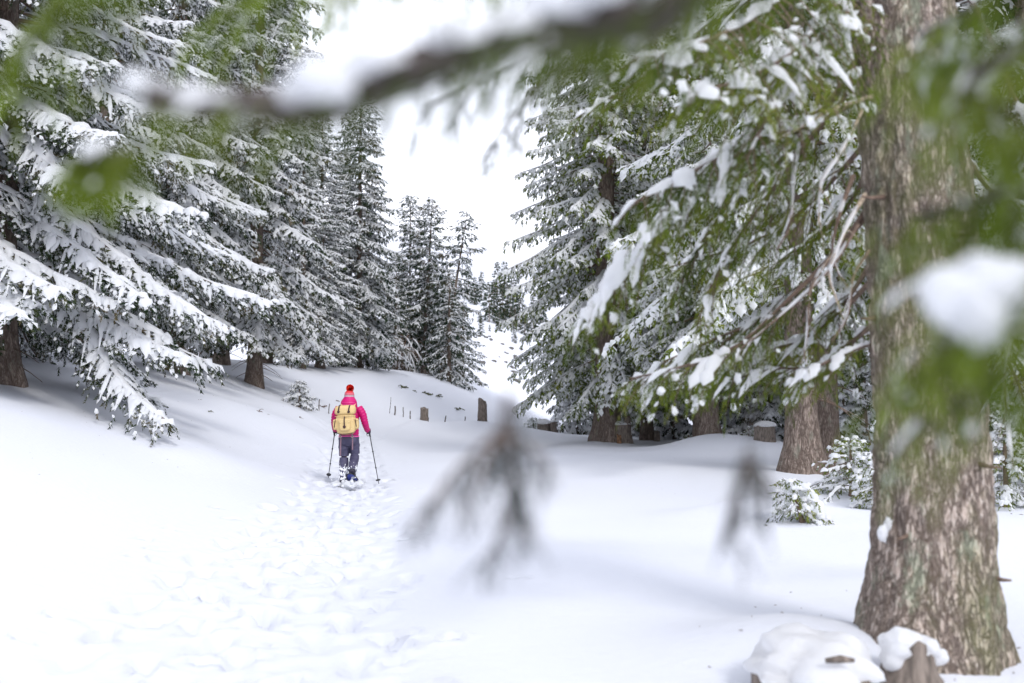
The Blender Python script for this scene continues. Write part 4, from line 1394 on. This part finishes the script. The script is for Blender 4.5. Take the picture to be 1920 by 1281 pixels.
tufts = [
    (392, 772, 0.22, 'dark leafy tuft in the snow under the slanting boughs', True, 'moss'),
    (372, 750, 0.12, 'tiny dark twig tip on the bank under the slanting boughs', True, 'twig'),
    (483, 771, 0.26, 'loose grey twigs poking out between the tuft and the sagging young spruce', False, 'twig'),
    (503, 778, 0.22, 'low grey twigs at the foot of the bank', False, 'twig'),
    (561, 783, 0.14, 'short dark twig at the foot of the bank near the trail', True, 'twig'),
    (603, 763, 0.20, 'dark bent root poking out below the short fence post', True, 'twig'),
    (630, 752, 0.14, 'dark twig beside the stake behind the hiker', True, 'twig'),
    (756, 727, 0.30, 'dark leafy shoots on the slope above the fence row', True, 'moss'),
    (774, 733, 0.18, 'sparse shoots in the middle of the slope above the fence row', True, 'moss'),
    (803, 740, 0.32, 'scattered dark shoots on the slope above the broad stump', True, 'moss'),
    (820, 744, 0.26, 'scattered dark shoots on the slope right of the broad stump', True, 'moss'),
    (856, 767, 0.30, 'low dark-green shoots above the leaning post', True, 'moss'),
    (925, 855, 0.22, 'low green shoots poking from a small snow hump', True, 'moss'),
    (1265, 928, 0.06, 'small dark cone lying alone on the smooth snow', True, 'rock'),
    (1428, 985, 0.16, 'mossy dark tuft at the edge of the snow hump', True, 'moss'),
    (1408, 1000, 0.06, 'tiny dark crumb below the mossy tuft', True, 'rock'),
    (1903, 965, 0.22, 'dry brown weed right of the mossy trunk', False, 'twig'),
    (960, 690, 0.6, 'dark rocks in a line across the far open slope', True, 'rock'),
]
for i, (px, py, s, lab, leafy, mt_) in enumerate(tufts):
    b_ = hit(px, py, 160, 60)
    twig_tuft(lab, b_, s * max(0.6, min(1.4, b_[1] / 30)) if b_[1] < 70 else s * 1.5, 600 + i, mt_, leafy=leafy,
              name='twig_tuft' if mt_ != 'rock' else 'stone')

# far pebbles and shoots scattered on the open slope
rngP = np.random.default_rng(9)
for i in range(26):
    d = 95 + 75 * rngP.random()
    x = X(890 + 95 * rngP.random(), d)
    o = blob((0, 0, 0.05), (0.22, 0.22, 0.16), seed=700 + i, amp=0.3, seg=7, rg=5).obj('stone', M['rock'])
    s = 0.5 + 1.1 * rngP.random()
    o.location = (x, d, gz(x, d))
    o.scale = (s * 1.4, s, s)
    tag(o, 'dark stone showing through the snow of the far open slope', 'stone', 'stones on the far slope')

# needles, scales and twig bits lying on the snow under the trees
rngL = np.random.default_rng(31)
n = 180
lx = np.concatenate([rngL.normal(2.6, 0.7, 50), rngL.uniform(2.5, 9, 70), rngL.uniform(-9, -5, 60)])
ly = np.concatenate([rngL.normal(6.4, 0.8, 50), rngL.uniform(12, 32, 70), rngL.uniform(11, 30, 60)])
lz = ground(lx, ly) + 0.004
la = rngL.uniform(0, PI, n)
ll = rngL.uniform(0.005, 0.02, n)
dl = np.stack([np.cos(la), np.sin(la), 0 * la], -1) * ll[:, None]
dp = np.stack([-np.sin(la), np.cos(la), 0 * la], -1) * 0.004
cl = np.stack([lx, ly, lz], -1)
up_ = np.array([0, 0, 0.006])
V = np.stack([cl - dl, cl + dp, cl + dl, cl - dp, cl + up_], 1)
F = (np.arange(n) * 5)[:, None, None] + np.array([(0, 3, 4), (3, 2, 4), (2, 1, 4), (1, 0, 4)])[None]
o = Geo().add(V, F.reshape(-1, 3)).obj('forest_litter', M['twig'])
kind(o, 'stuff')
tag(o, 'fallen needles and twig bits scattered on the snow under the trees', 'litter')

# brown dead brush at the feet of the thin spruces
t = thing('dead_brush', 'rust-brown dead branches slumped at the foot of the thin spruces', 'brush', at_depth(768, 55))
rngD = np.random.default_rng(5)
gD, gS = Geo(), Geo()
for i in range(46):
    l = 0.8 + 1.2 * rngD.random()
    u = np.linspace(0, 1, 6)[:, None]
    a = rngD.normal(0.2, 0.7)
    p0 = np.array([rngD.normal(-0.3, 0.35), rngD.normal(0, 0.4), 0.9 + 1.1 * rngD.random()])
    p = p0 + np.array([math.sin(a) * l * 0.7, rngD.normal(0, 0.2), 0.1]) * u + np.array([0, 0, -1.1 * l]) * u * u
    tube(p, np.linspace(0.022, 0.006, 6), 4, gD, cap=False)
    if i % 2:
        tube(p[1:5] + np.array([0, 0, 0.03]), [0.01, 0.05, 0.045, 0.01], 6, gS)
kind(gD.obj('brush_wood', mat_plain('dead_brush', (0.12, 0.075, 0.052), 0.9, 0.4, 20), t), 'stuff')
kind(gS.obj('snow_cover', M['snow'], t), 'stuff')

# ------------------------------------------------------------------ the hiker
M['jacket'] = mat_plain('jacket_magenta', (0.47, 0.003, 0.125), 0.42, 0.12, 60, bump=0.15)
M['pink'] = mat_plain('hem_pink', (0.80, 0.10, 0.38), 0.5, 0.1, 60)
M['skin'] = mat_plain('skin', (0.55, 0.33, 0.24), 0.5, 0.08, 40)
M['glove'] = mat_plain('glove_dark', (0.045, 0.022, 0.045), 0.7, 0.3, 60)
M['canvas'] = mat_plain('canvas_tan', (0.60, 0.44, 0.21), 0.8, 0.14, 90, bump=0.3)
M['leather'] = mat_plain('leather_brown', (0.045, 0.020, 0.022), 0.55, 0.3, 50)
M['webbing'] = mat_plain('webbing_mauve', (0.22, 0.135, 0.165), 0.8, 0.2, 120)
M['buckle'] = mat_plain('buckle_metal', (0.35, 0.31, 0.28), 0.35, 0.1, 50, metal=0.6)
M['black'] = mat_plain('black_plastic', (0.025, 0.025, 0.028), 0.5, 0.3, 50)
M['alu'] = mat_plain('pole_dark', (0.055, 0.055, 0.062), 0.4, 0.3, 12, metal=0.3, stretch=(1, 1, 6))
M['boot'] = mat_plain('boot_dark', (0.035, 0.032, 0.050), 0.7, 0.4, 40)
M['blue'] = mat_plain('snowshoe_blue', (0.05, 0.07, 0.33), 0.5, 0.3, 20)
M['wool_red'] = mat_plain('wool_red', (0.62, 0.030, 0.045), 0.95, 0.35, 70, bump=0.6, sheen=0.4)
M['wool_orange'] = mat_needles('pompom_red', (0.50, 0.012, 0.010), (0.72, 0.030, 0.020), (0.85, 0.10, 0.04), 0.5, 18.0)
M['wool_pale'] = mat_plain('wool_pale', (0.55, 0.44, 0.46), 0.95, 0.4, 90, bump=0.6)
# trousers with snow stuck to the lower legs
m, tt_, b = newmat('trousers_slate')
vec = coords(tt_)
n1 = nd(tt_, 'ShaderNodeTexNoise', Scale=26.0, Detail=4.0, Roughness=0.6)
tt_.links.new(vec, n1.inputs['Vector'])
sp = tt_.nodes.new('ShaderNodeSeparateXYZ')
tt_.links.new(vec, sp.inputs[0])
mr = nd(tt_, 'ShaderNodeMapRange')
mr.inputs['From Min'].default_value = 0.46
mr.inputs['From Max'].default_value = 0.30
mr.inputs['To Min'].default_value = 0.0
mr.inputs['To Max'].default_value = 0.30
tt_.links.new(sp.outputs['Z'], mr.inputs['Value'])
ad = nd(tt_, 'ShaderNodeMath', operation='ADD')
tt_.links.new(n1.outputs['Fac'], ad.inputs[0])
tt_.links.new(mr.outputs[0], ad.inputs[1])
fac = ramp(tt_, ad.outputs[0], [(0.76, (0, 0, 0)), (0.80, (1, 1, 1))])
n3 = nd(tt_, 'ShaderNodeTexNoise', Scale=9.0, Detail=3.0)
tt_.links.new(vec, n3.inputs['Vector'])
base = ramp(tt_, n3.outputs['Fac'], [(0.3, (0.040, 0.036, 0.078)), (0.7, (0.070, 0.064, 0.118))])
mx = nd(tt_, 'ShaderNodeMix', data_type='RGBA')
mx.inputs['B'].default_value = (0.85, 0.87, 0.9, 1)
tt_.links.new(fac, mx.inputs['Factor'])
tt_.links.new(base, mx.inputs['A'])
tt_.links.new(mx.outputs['Result'], b.inputs['Base Color'])
b.inputs['Roughness'].default_value = 0.65
bp_ = nd(tt_, 'ShaderNodeBump', Strength=0.6, Distance=0.03)
tt_.links.new(n3.outputs['Fac'], bp_.inputs['Height'])
tt_.links.new(bp_.outputs[0], b.inputs['Normal'])
M['trousers'] = m
# hat: red ground with pale zigzag bands
m, tt_, b = newmat('hat_knit')
vec = coords(tt_)
sp = tt_.nodes.new('ShaderNodeSeparateXYZ')
tt_.links.new(vec, sp.inputs[0])
wv = nd(tt_, 'ShaderNodeTexVoronoi', Scale=60.0)
tt_.links.new(vec, wv.inputs['Vector'])
ad = nd(tt_, 'ShaderNodeMath', operation='MULTIPLY_ADD')
ad.inputs[1].default_value = 0.02
tt_.links.new(wv.outputs['Distance'], ad.inputs[0])
tt_.links.new(sp.outputs['Z'], ad.inputs[2])
mr = nd(tt_, 'ShaderNodeMapRange')
mr.inputs['From Min'].default_value = 1.555
mr.inputs['From Max'].default_value = 1.72
tt_.links.new(ad.outputs[0], mr.inputs['Value'])
c_ = ramp(tt_, mr.outputs[0], [(0.0, (0.45, 0.03, 0.10)), (0.16, (0.55, 0.46, 0.48)), (0.44, (0.32, 0.22, 0.25)), (0.50, (0.60, 0.05, 0.09)), (0.62, (0.55, 0.15, 0.2)), (0.72, (0.60, 0.03, 0.04))])
tt_.links.new(c_, b.inputs['Base Color'])
b.inputs['Roughness'].default_value = 0.95
bp_ = nd(tt_, 'ShaderNodeBump', Strength=0.7, Distance=0.01)
tt_.links.new(wv.outputs['Distance'], bp_.inputs['Height'])
tt_.links.new(bp_.outputs[0], b.inputs['Normal'])
M['hat'] = m


def fuse(o, vs=0.008, it=2):
    r_ = o.modifiers.new('fuse', 'REMESH')
    r_.mode = 'VOXEL'
    r_.voxel_size = vs
    r_.use_smooth_shade = True
    if it:
        s_ = o.modifiers.new('relax', 'SMOOTH')
        s_.factor = 0.5
        s_.iterations = it
    return o


def sbox(center, half, geo=None, e=0.45, seg=24, rg=16, rot=0.0, tilt=0.0, amp=0.0, seed=0):
    """superellipsoid: a soft box"""
    th_ = np.linspace(-PI / 2, PI / 2, rg)[:, None]
    ph = (np.arange(seg) * 2 * PI / seg)[None]
    sg = lambda a, p: np.sign(a) * np.abs(a) ** p
    d = np.stack([sg(np.cos(th_), e) * sg(np.cos(ph), e), sg(np.cos(th_), e) * sg(np.sin(ph), e), sg(np.sin(th_), e) + 0 * ph], -1)
    if amp:
        d = d * (1 + amp * 2 * vnoise(d[..., 0] * 2.5 + seed, d[..., 2] * 2.5 + d[..., 1] * 2, seed))[..., None]
        d[0] = d[0].mean(0)
        d[-1] = d[-1].mean(0)
    v = d * np.asarray(half)
    c2, s2 = math.cos(rot), math.sin(rot)
    v = np.stack([v[..., 0] * c2 - v[..., 2] * s2, v[..., 1], v[..., 0] * s2 + v[..., 2] * c2], -1)
    if tilt:
        c2, s2 = math.cos(tilt), math.sin(tilt)
        v = np.stack([v[..., 0], v[..., 1] * c2 - v[..., 2] * s2, v[..., 1] * s2 + v[..., 2] * c2], -1)
    v = v + np.asarray(center)
    k = (np.arange(rg - 1) * seg)[:, None]
    m_ = np.arange(seg)[None]
    q_ = np.stack([k + m_, k + (m_ + 1) % seg, k + seg + (m_ + 1) % seg, k + seg + m_], -1).reshape(-1, 4)
    return (geo or Geo()).add(v.reshape(-1, 3), q_)


HB = at_depth(655, 18.0)
HZ = HB[2] - 0.03


def dens(pts, n):
    return bezier_poly(pts, n)[0]


ARM_L = [(-0.165, 0.0, 1.385), (-0.235, -0.01, 1.27), (-0.262, 0.02, 1.13), (-0.275, 0.14, 1.01), (-0.280, 0.20, 0.985)]
ARM_R = [(0.165, 0.0, 1.385), (0.245, -0.01, 1.27), (0.285, 0.02, 1.12), (0.305, 0.14, 1.00), (0.310, 0.20, 0.975)]
LEG_L = [(-0.085, 0.0, 0.86), (-0.092, 0.04, 0.66), (-0.092, 0.06, 0.48), (-0.092, 0.0, 0.24), (-0.092, -0.02, 0.09)]
LEG_R = [(0.085, 0.0, 0.86), (0.092, 0.08, 0.68), (0.095, 0.10, 0.52), (0.095, -0.06, 0.38), (0.095, -0.17, 0.27)]
HAND_L, HAND_R = np.array([-0.285, 0.255, 0.965]), np.array([0.318, 0.255, 0.955])

# body: one continuous figure under the clothes
gb = Geo()
sweep_z([(0, 0, 0.82), (0, 0, 0.95), (0, 0, 1.1), (0, 0, 1.25), (0, 0.0, 1.38), (0, 0.01, 1.43), (0, 0.02, 1.47), (0, 0.025, 1.53)],
        [0.13, 0.135, 0.12, 0.14, 0.15, 0.08, 0.055, 0.055], [0.09, 0.095, 0.09, 0.1, 0.085, 0.065, 0.055, 0.055], 16, gb)
blob((0, 0.035, 1.60), (0.076, 0.095, 0.108), gb, seed=1, amp=0.01, seg=20, rg=14)
blob((0, 0.128, 1.585), (0.014, 0.022, 0.022), gb, seed=2, amp=0.02)           # nose
blob((0, 0.10, 1.52), (0.035, 0.035, 0.03), gb, seed=2, amp=0.02)              # chin
for s in (-1, 1):
    blob((s * 0.078, 0.03, 1.585), (0.012, 0.02, 0.032), gb, seed=3, amp=0.05)  # ears
for A_ in (ARM_L, ARM_R):
    tube(dens(A_, 12), np.linspace(0.05, 0.03, 12), 10, gb)
for A_ in (LEG_L, LEG_R):
    tube(dens(A_, 12), np.linspace(0.078, 0.042, 12), 12, gb)
for H_, A_ in ((HAND_L, ARM_L), (HAND_R, ARM_R)):
    tube([A_[-1], H_], [0.028, 0.03], 8, gb)
person = fuse(gb.obj('person', M['skin']), 0.009, 2)
tag(person, 'hiker seen from behind in magenta jacket, slate trousers and red pompom hat', 'person')
person.location = (HB[0], HB[1], HZ)
eg = Geo()
for s in (-1, 1):
    blob((s * 0.032, 0.122, 1.605), (0.011, 0.008, 0.008), eg, seed=4, amp=0.0, seg=10, rg=8)
eg.obj('eyes', M['black'], person)

# jacket with quilted baffles
def baffle(n, a0, a1, length, amp=0.006, pitch=0.045):
    s = np.linspace(0, 1, n)
    return np.interp(s, np.linspace(0, 1, len(a0)), a0) + amp * (np.abs(np.sin(PI * s * length / pitch)) - 0.5) * 2


gj = Geo()
nt_ = 44
zt_ = np.linspace(0.885, 1.46, nt_)
rx_ = np.interp(zt_, [0.885, 0.92, 1.05, 1.25, 1.36, 1.41, 1.44, 1.46], [0.168, 0.176, 0.172, 0.182, 0.180, 0.145, 0.11, 0.09]) + 0.006 * np.abs(np.sin(zt_ * PI / 0.05))
ry_ = np.interp(zt_, [0.885, 0.92, 1.05, 1.25, 1.36, 1.41, 1.44, 1.46], [0.128, 0.138, 0.132, 0.132, 0.118, 0.10, 0.09, 0.085]) + 0.006 * np.abs(np.sin(zt_ * PI / 0.05))
sweep_z(np.stack([0 * zt_, 0.01 * zt_, zt_], -1), rx_, ry_, 28, gj)
for A_ in (ARM_L, ARM_R):
    tube(dens(A_, 40), baffle(40, [0.078, 0.072, 0.064, 0.058, 0.050, 0.045], 0, 0.52), 18, gj)
# hood gathered round the neck
sweep_z([(0, -0.015, 1.40), (0, -0.02, 1.44), (0, -0.02, 1.47), (0, -0.015, 1.50), (0, 0.0, 1.53), (0, 0.01, 1.56), (0, 0.015, 1.585)],
        [0.150, 0.150, 0.147, 0.141, 0.126, 0.104, 0.088], [0.12, 0.125, 0.125, 0.12, 0.112, 0.105, 0.10], 22, gj)
jk = fuse(gj.obj('jacket', M['jacket'], person), 0.0065, 1)
gs = Geo()
for zz0, rxx in ((1.448, 0.147), (1.482, 0.140)):
    a = np.linspace(-PI * 0.80, -PI * 0.20, 14)
    tube(np.stack([rxx * np.cos(a), -0.02 + 0.128 * np.sin(a), zz0 + 0 * a], -1), np.full(14, 0.0035), 6, gs)
gs.obj('hood_seam', M['pink'], jk)
a = np.linspace(0, 2 * PI, 40)
tube(np.stack([0.180 * np.cos(a), 0.01 + 0.142 * np.sin(a), 0.878 + 0.006 * np.sin(a * 3)], -1), np.full(40, 0.010), 6, cap=False).obj('jacket_hem', M['pink'], jk)

# trousers
gt = Geo()
sweep_z([(0, 0, 0.70), (0, -0.005, 0.76), (0, -0.01, 0.82), (0, 0, 0.88), (0, 0, 0.94)], [0.10, 0.150, 0.168, 0.168, 0.158], [0.08, 0.125, 0.138, 0.13, 0.12], 22, gt)
for s in (-1, 1):
    blob((s * 0.075, -0.055, 0.80), (0.085, 0.085, 0.095), gt, seed=5, amp=0.02, seg=16, rg=12)
nl = 26
wr = 0.004 * np.sin(np.linspace(0, 34, nl)) + 0.003 * np.sin(np.linspace(0, 61, nl))
tube(dens(LEG_L, nl), np.interp(np.linspace(0, 1, nl), [0, 0.2, 0.5, 0.8, 1], [0.096, 0.098, 0.084, 0.082, 0.088]) + wr, 16, gt)
tube(dens(LEG_R, nl), np.interp(np.linspace(0, 1, nl), [0, 0.2, 0.5, 0.8, 1], [0.096, 0.098, 0.084, 0.080, 0.084]) + wr, 16, gt)
fuse(gt.obj('trousers', M['trousers'], person), 0.008, 2)

# boots
gbL = Geo()
sbox((-0.092, 0.02, 0.055), (0.052, 0.145, 0.05), gbL, 0.6)
tube([(-0.092, -0.03, 0.05), (-0.092, -0.03, 0.17)], [0.062, 0.066], 14, gbL)
fuse(gbL.obj('boot', M['boot'], person), 0.007, 2)
gbR = Geo()
sbox((0.097, -0.115, 0.195), (0.052, 0.145, 0.05), gbR, 0.6, tilt=-0.75)
tube([(0.097, -0.19, 0.235), (0.096, -0.15, 0.30)], [0.062, 0.064], 14, gbR)
fuse(gbR.obj('boot', M['boot'], person), 0.007, 2)
# gloves: palm, four fingers and a thumb closed round each grip
for H_, sgn in ((HAND_L, -1), (HAND_R, 1)):
    gg_ = Geo()
    blob(H_ + np.array([0.024 * sgn, -0.012, 0.0]), (0.022, 0.042, 0.044), gg_, seed=7, amp=0.04, seg=14, rg=10)
    tube([H_ + np.array([0.0, -0.085, 0.018]), H_ + np.array([0.01 * sgn, -0.03, 0.005])], [0.037, 0.033], 12, gg_)
    for k, lnf in enumerate((0.95, 1.0, 0.97, 0.82)):
        a = np.linspace(0.1, 0.1 + 1.22 * PI * lnf, 9)
        c_ = H_ + np.array([0, 0.0, 0.030 - 0.021 * k])
        tube(np.stack([c_[0] + sgn * 0.028 * np.cos(a), c_[1] + 0.030 * np.sin(a), c_[2] - 0.004 * a], -1), np.linspace(0.0115, 0.0095, 9), 8, gg_)
    a = np.linspace(-0.2, -0.95 * PI, 7)
    tube(np.stack([H_[0] + sgn * 0.027 * np.cos(a), H_[1] + 0.028 * np.sin(a), H_[2] + 0.040 + 0.003 * a], -1), np.linspace(0.014, 0.010, 7), 8, gg_)
    gg_.obj('glove', M['glove'], person)
# hat and pompom
gh = Geo()
hz = np.array([1.560, 1.575, 1.60, 1.63, 1.66, 1.685, 1.70, 1.708])
sweep_z(np.stack([0 * hz, 0.028 + 0 * hz, hz], -1), [0.086, 0.091, 0.0915, 0.088, 0.079, 0.060, 0.036, 0.012], [0.102, 0.107, 0.108, 0.104, 0.094, 0.072, 0.043, 0.014], 26, gh)
hat = gh.obj('hat', M['hat'], person)
rngH = np.random.default_rng(3)
n = 2200
d = nrm(rngH.normal(size=(n, 3)))
c_ = np.array([0.012, 0.02, 1.738])
sd_ = nrm(np.cross(d, rngH.normal(size=(n, 3))))
l_ = 0.060 + 0.014 * rngH.random(n)
V = np.stack([c_ + d * 0.02 - sd_ * 0.004, c_ + d * 0.02 + sd_ * 0.004, c_ + d * l_[:, None] + sd_ * 0.003, c_ + d * l_[:, None] - sd_ * 0.003], 1)
gp = Geo().add(V, (np.arange(n) * 4)[:, None] + np.arange(4)[None])
kind(gp.obj('pompom', M['wool_orange'], hat, False), 'stuff')

# backpack: lifts off, so a thing of its own
bpk = thing('backpack', 'tan canvas rucksack with dark leather straps on the hiker', 'backpack', (HB[0], HB[1], HZ))
TB = 0.05
bodyo = sbox((-0.012, -0.235, 1.10), (0.172, 0.095, 0.185), None, 0.5, 30, 22, rot=TB, amp=0.025, seed=2).obj('pack_body', M['canvas'], bpk)
lid = sbox((-0.025, -0.235, 1.345), (0.185, 0.112, 0.088), None, 0.55, 30, 18, rot=TB, amp=0.04, seed=5).obj('lid', M['canvas'], bpk)
a = np.linspace(-PI * 0.97, -PI * 0.03, 22)
tube(np.stack([-0.02 + 0.180 * np.sign(np.cos(a)) * np.abs(np.cos(a)) ** 0.5, -0.235 + 0.112 * np.sign(np.sin(a)) * np.abs(np.sin(a)) ** 0.5, 1.245 + 0.05 * np.cos(a) * 0.18 / 0.18 * 0.2], -1), np.full(22, 0.006), 6).obj('lid_edge', M['canvas'], bpk)
pk = sbox((-0.02, -0.325, 1.085), (0.100, 0.045, 0.105), None, 0.5, 24, 16, rot=TB, amp=0.03, seed=8).obj('front_pocket', M['canvas'], bpk)
sbox((-0.02, -0.353, 1.150), (0.104, 0.022, 0.042), None, 0.5, 24, 12, rot=TB).obj('flap', M['canvas'], pk)
for s, zc in ((-1, 1.09), (1, 1.105)):
    po = sbox((-0.012 + s * 0.185, -0.235, zc), (0.045, 0.075, 0.095), None, 0.55, 20, 14, rot=TB, amp=0.03, seed=9).obj('side_pocket', M['canvas'], bpk)
    tube([(-0.012 + s * 0.175, -0.315, zc + 0.09), (-0.012 + s * 0.185, -0.322, zc + 0.03), (-0.012 + s * 0.195, -0.316, zc - 0.05)], [0.007, 0.008, 0.007], 6).obj('strap', M['leather'], po)
    sbox((-0.012 + s * 0.178, -0.29, zc + 0.078), (0.048, 0.03, 0.018), None, 0.6, 16, 10, rot=TB + s * -0.3).obj('flap', M['canvas'], po)


def strap(pts, wd, th_, name, mat, parent):
    Pt = np.asarray(pts, float)
    g_ = Geo()
    K = len(Pt)
    T_ = nrm(np.gradient(Pt, axis=0))
    Sx = np.tile(np.array([1.0, 0, 0]), (K, 1))
    Nn = nrm(np.cross(T_, Sx))
    A_, B_ = Sx * wd / 2, Nn * th_ / 2
    v = np.stack([Pt - A_ - B_, Pt + A_ - B_, Pt + A_ + B_, Pt - A_ + B_], 1).reshape(-1, 3)
    q_ = []
    for k in range(K - 1):
        for m_ in range(4):
            q_.append((k * 4 + m_, k * 4 + (m_ + 1) % 4, k * 4 + 4 + (m_ + 1) % 4, k * 4 + 4 + m_))
    q_ += [(3, 2, 1, 0), (K * 4 - 4, K * 4 - 3, K * 4 - 2, K * 4 - 1)]
    return g_.add(v, np.array(q_)).obj(name, M[mat], parent, False)


for xo in (-0.125, 0.055):
    st = strap([(xo + 0.008, -0.25, 1.438), (xo + 0.006, -0.320, 1.425), (xo, -0.353, 1.375), (xo - 0.003, -0.354, 1.325), (xo - 0.008, -0.348, 1.295)], 0.024, 0.006, 'strap', 'leather', bpk)
    sbox((xo - 0.004, -0.353, 1.318), (0.024, 0.008, 0.022), None, 0.7, 12, 8, rot=0.78).obj('leather_patch', M['leather'], st)
st = strap([(-0.022, -0.345, 1.235), (-0.022, -0.380, 1.18), (-0.020, -0.382, 1.12), (-0.018, -0.378, 1.065)], 0.020, 0.006, 'strap', 'leather', bpk)
sbox((-0.018, -0.378, 1.055), (0.027, 0.007, 0.027), None, 0.8, 12, 8, rot=0.78).obj('leather_patch', M['leather'], st)
tube([(-0.17, -0.26, 0.935), (-0.09, -0.315, 0.922), (0.0, -0.325, 0.925), (0.09, -0.315, 0.938), (0.16, -0.26, 0.965)], np.full(5, 0.006), 6).obj('bottom_strap', M['leather'], bpk)
for xo, z1, dx in ((-0.105, 0.535, -0.012), (0.105, 0.64, -0.008)):
    st = strap([(xo, -0.29, 0.93), (xo, -0.25, 0.885), (xo + dx * 0.3, -0.20, 0.83), (xo + dx * 0.7, -0.19, (0.85 + z1) / 2), (xo + dx, -0.175, z1)], 0.022, 0.004, 'webbing_strap', 'webbing', bpk)
    a = np.linspace(0, 2 * PI, 13)
    tube(np.stack([xo + 0.020 * np.cos(a), -0.268 + 0 * a, 0.875 + 0.016 * np.sin(a)], -1), np.full(13, 0.0045), 5, cap=False).obj('buckle', M['buckle'], st)
for s in (-1, 1):
    strap([(s * 0.10, -0.15, 1.40), (s * 0.115, -0.06, 1.47), (s * 0.12, 0.05, 1.43), (s * 0.125, 0.135, 1.28), (s * 0.14, 0.12, 1.10), (s * 0.15, -0.13, 1.0)], 0.04, 0.010, 'shoulder_strap', 'canvas', bpk)

# trekking poles
for H_, tip, lab in ((HAND_L, (-0.505, 0.78), 'dark trekking pole in the hiker\'s left hand'), (HAND_R, (0.475, 0.55), 'dark trekking pole in the hiker\'s right hand')):
    tpx, tpy = HB[0] + tip[0], HB[1] + tip[1]
    tipz = gz(tpx, tpy) - 0.03 - HZ
    A_ = np.array(H_) + np.array([0, 0, 0.065])
    B_ = np.array([tip[0], tip[1], tipz])
    dv = B_ - A_
    pl = thing('trekking_pole', lab, 'trekking pole', (HB[0], HB[1], HZ))
    lp = lambda f: A_ + dv * f
    tube([lp(0.0), lp(0.05), lp(0.10), lp(0.16)], [0.017, 0.015, 0.0165, 0.013], 10).obj('grip', M['black'], pl)
    sh = tube([lp(0.14), lp(0.42), lp(0.70), lp(1.0)], [0.0095, 0.0092, 0.0082, 0.0055], 8).obj('shaft', M['alu'], pl)
    for f in (0.42, 0.71):
        tube([lp(f - 0.014), lp(f), lp(f + 0.014)], [0.011, 0.016, 0.011], 8).obj('lock', M['black'], pl)
    tube([lp(0.925), lp(0.935)], [0.045, 0.042], 14).obj('basket', M['black'], pl)
    a = np.linspace(0, 2 * PI, 15)
    c_ = np.array(H_) + np.array([0.0, -0.035, -0.03])
    tube(np.stack([c_[0] + 0.028 * np.cos(a), c_[1] + 0.02 * np.sin(a), c_[2] - 0.02 + 0.035 * np.sin(a)], -1), np.full(15, 0.004), 5, cap=False).obj('wrist_strap', M['black'], pl)

# snowshoes
def snowshoe(label, M4, deck):
    t_ = thing('snowshoe', label, 'snowshoe', (HB[0], HB[1], HZ))
    a = np.linspace(0, 2 * PI, 33)
    x_ = 0.105 * np.sign(np.cos(a)) * np.abs(np.cos(a)) ** 0.8
    y_ = 0.31 * np.sin(a)
    x_ = x_ * np.interp(y_, [-0.31, 0.31], [0.75, 1.0])
    z_ = 0.05 * np.clip((y_ - 0.17) / 0.14, 0, 1) ** 2
    f3 = lambda p: (np.asarray(p) @ M4[:3, :3].T) + M4[:3, 3]
    tube(f3(np.stack([x_, y_, z_], -1)), np.full(33, 0.010), 8, cap=False).obj('frame', M['black'], t_)
    pts_ = f3(np.stack([x_ * 0.97, y_ * 0.97, z_], -1))[:-1]
    g_ = Geo()
    lowv = pts_ - M4[:3, 2] * 0.006
    v = np.concatenate([pts_, lowv, pts_.mean(0)[None], lowv.mean(0)[None]])
    n_ = len(pts_)
    tri = [(i, (i + 1) % n_, 2 * n_) for i in range(n_)] + [(n_ + (i + 1) % n_, n_ + i, 2 * n_ + 1) for i in range(n_)]
    g_.add(v, np.array(tri))
    g_.obj('deck', M[deck], t_)
    for yy in (0.06, -0.10):
        a = np.linspace(0, PI, 9)
        tube(f3(np.stack([0.06 * np.cos(a), yy + 0 * a, 0.10 * np.sin(a)], -1)), np.full(9, 0.010), 6).obj('binding', M['black'], t_)
    return t_


Ma = np.eye(4)
Ma[:3, 3] = (-0.092, 0.0, -0.012)
snowshoe('dark snowshoe under the hiker\'s planted left boot, nearly buried', Ma, 'black')
c2, s2 = math.cos(0.40), math.sin(0.40)
Mb = np.eye(4)
Mb[:3, :3] = np.array([[1, 0, 0], [0, c2, s2], [0, -s2, c2]])
Mb[:3, 3] = (0.10, -0.16, 0.12)
snowshoe('blue-decked snowshoe swinging from the hiker\'s raised right boot', Mb, 'blue')
# powder clods kicked up round the snowshoes
g = Geo()
rngC = np.random.default_rng(12)
for i in range(46):
    c_ = (rngC.normal(0.04, 0.13), rngC.normal(-0.22, 0.16), rngC.random() ** 2 * 0.16)
    s = 0.012 + 0.035 * rngC.random() ** 2
    blob(c_, (s, s, s * 0.8), g, seed=i, amp=0.3, seg=7, rg=5)
for (a_, b_, s) in ((-0.21, -0.1, 0.07), (-0.02, -0.16, 0.07), (0.2, -0.15, 0.08), (0.06, -0.36, 0.09), (0.13, -0.42, 0.07), (-0.14, -0.26, 0.06)):
    blob((a_, b_, 0.01), (s * 1.2, s * 1.2, s * 0.8), g, seed=int(1000 * s), amp=0.3, seg=14, rg=9)
o = g.obj('loose_snow', M['snow'])
o.location = (HB[0], HB[1], HZ + 0.02)
kind(o, 'stuff')
tag(o, 'clods of loose snow kicked up round the snowshoes', 'snow')
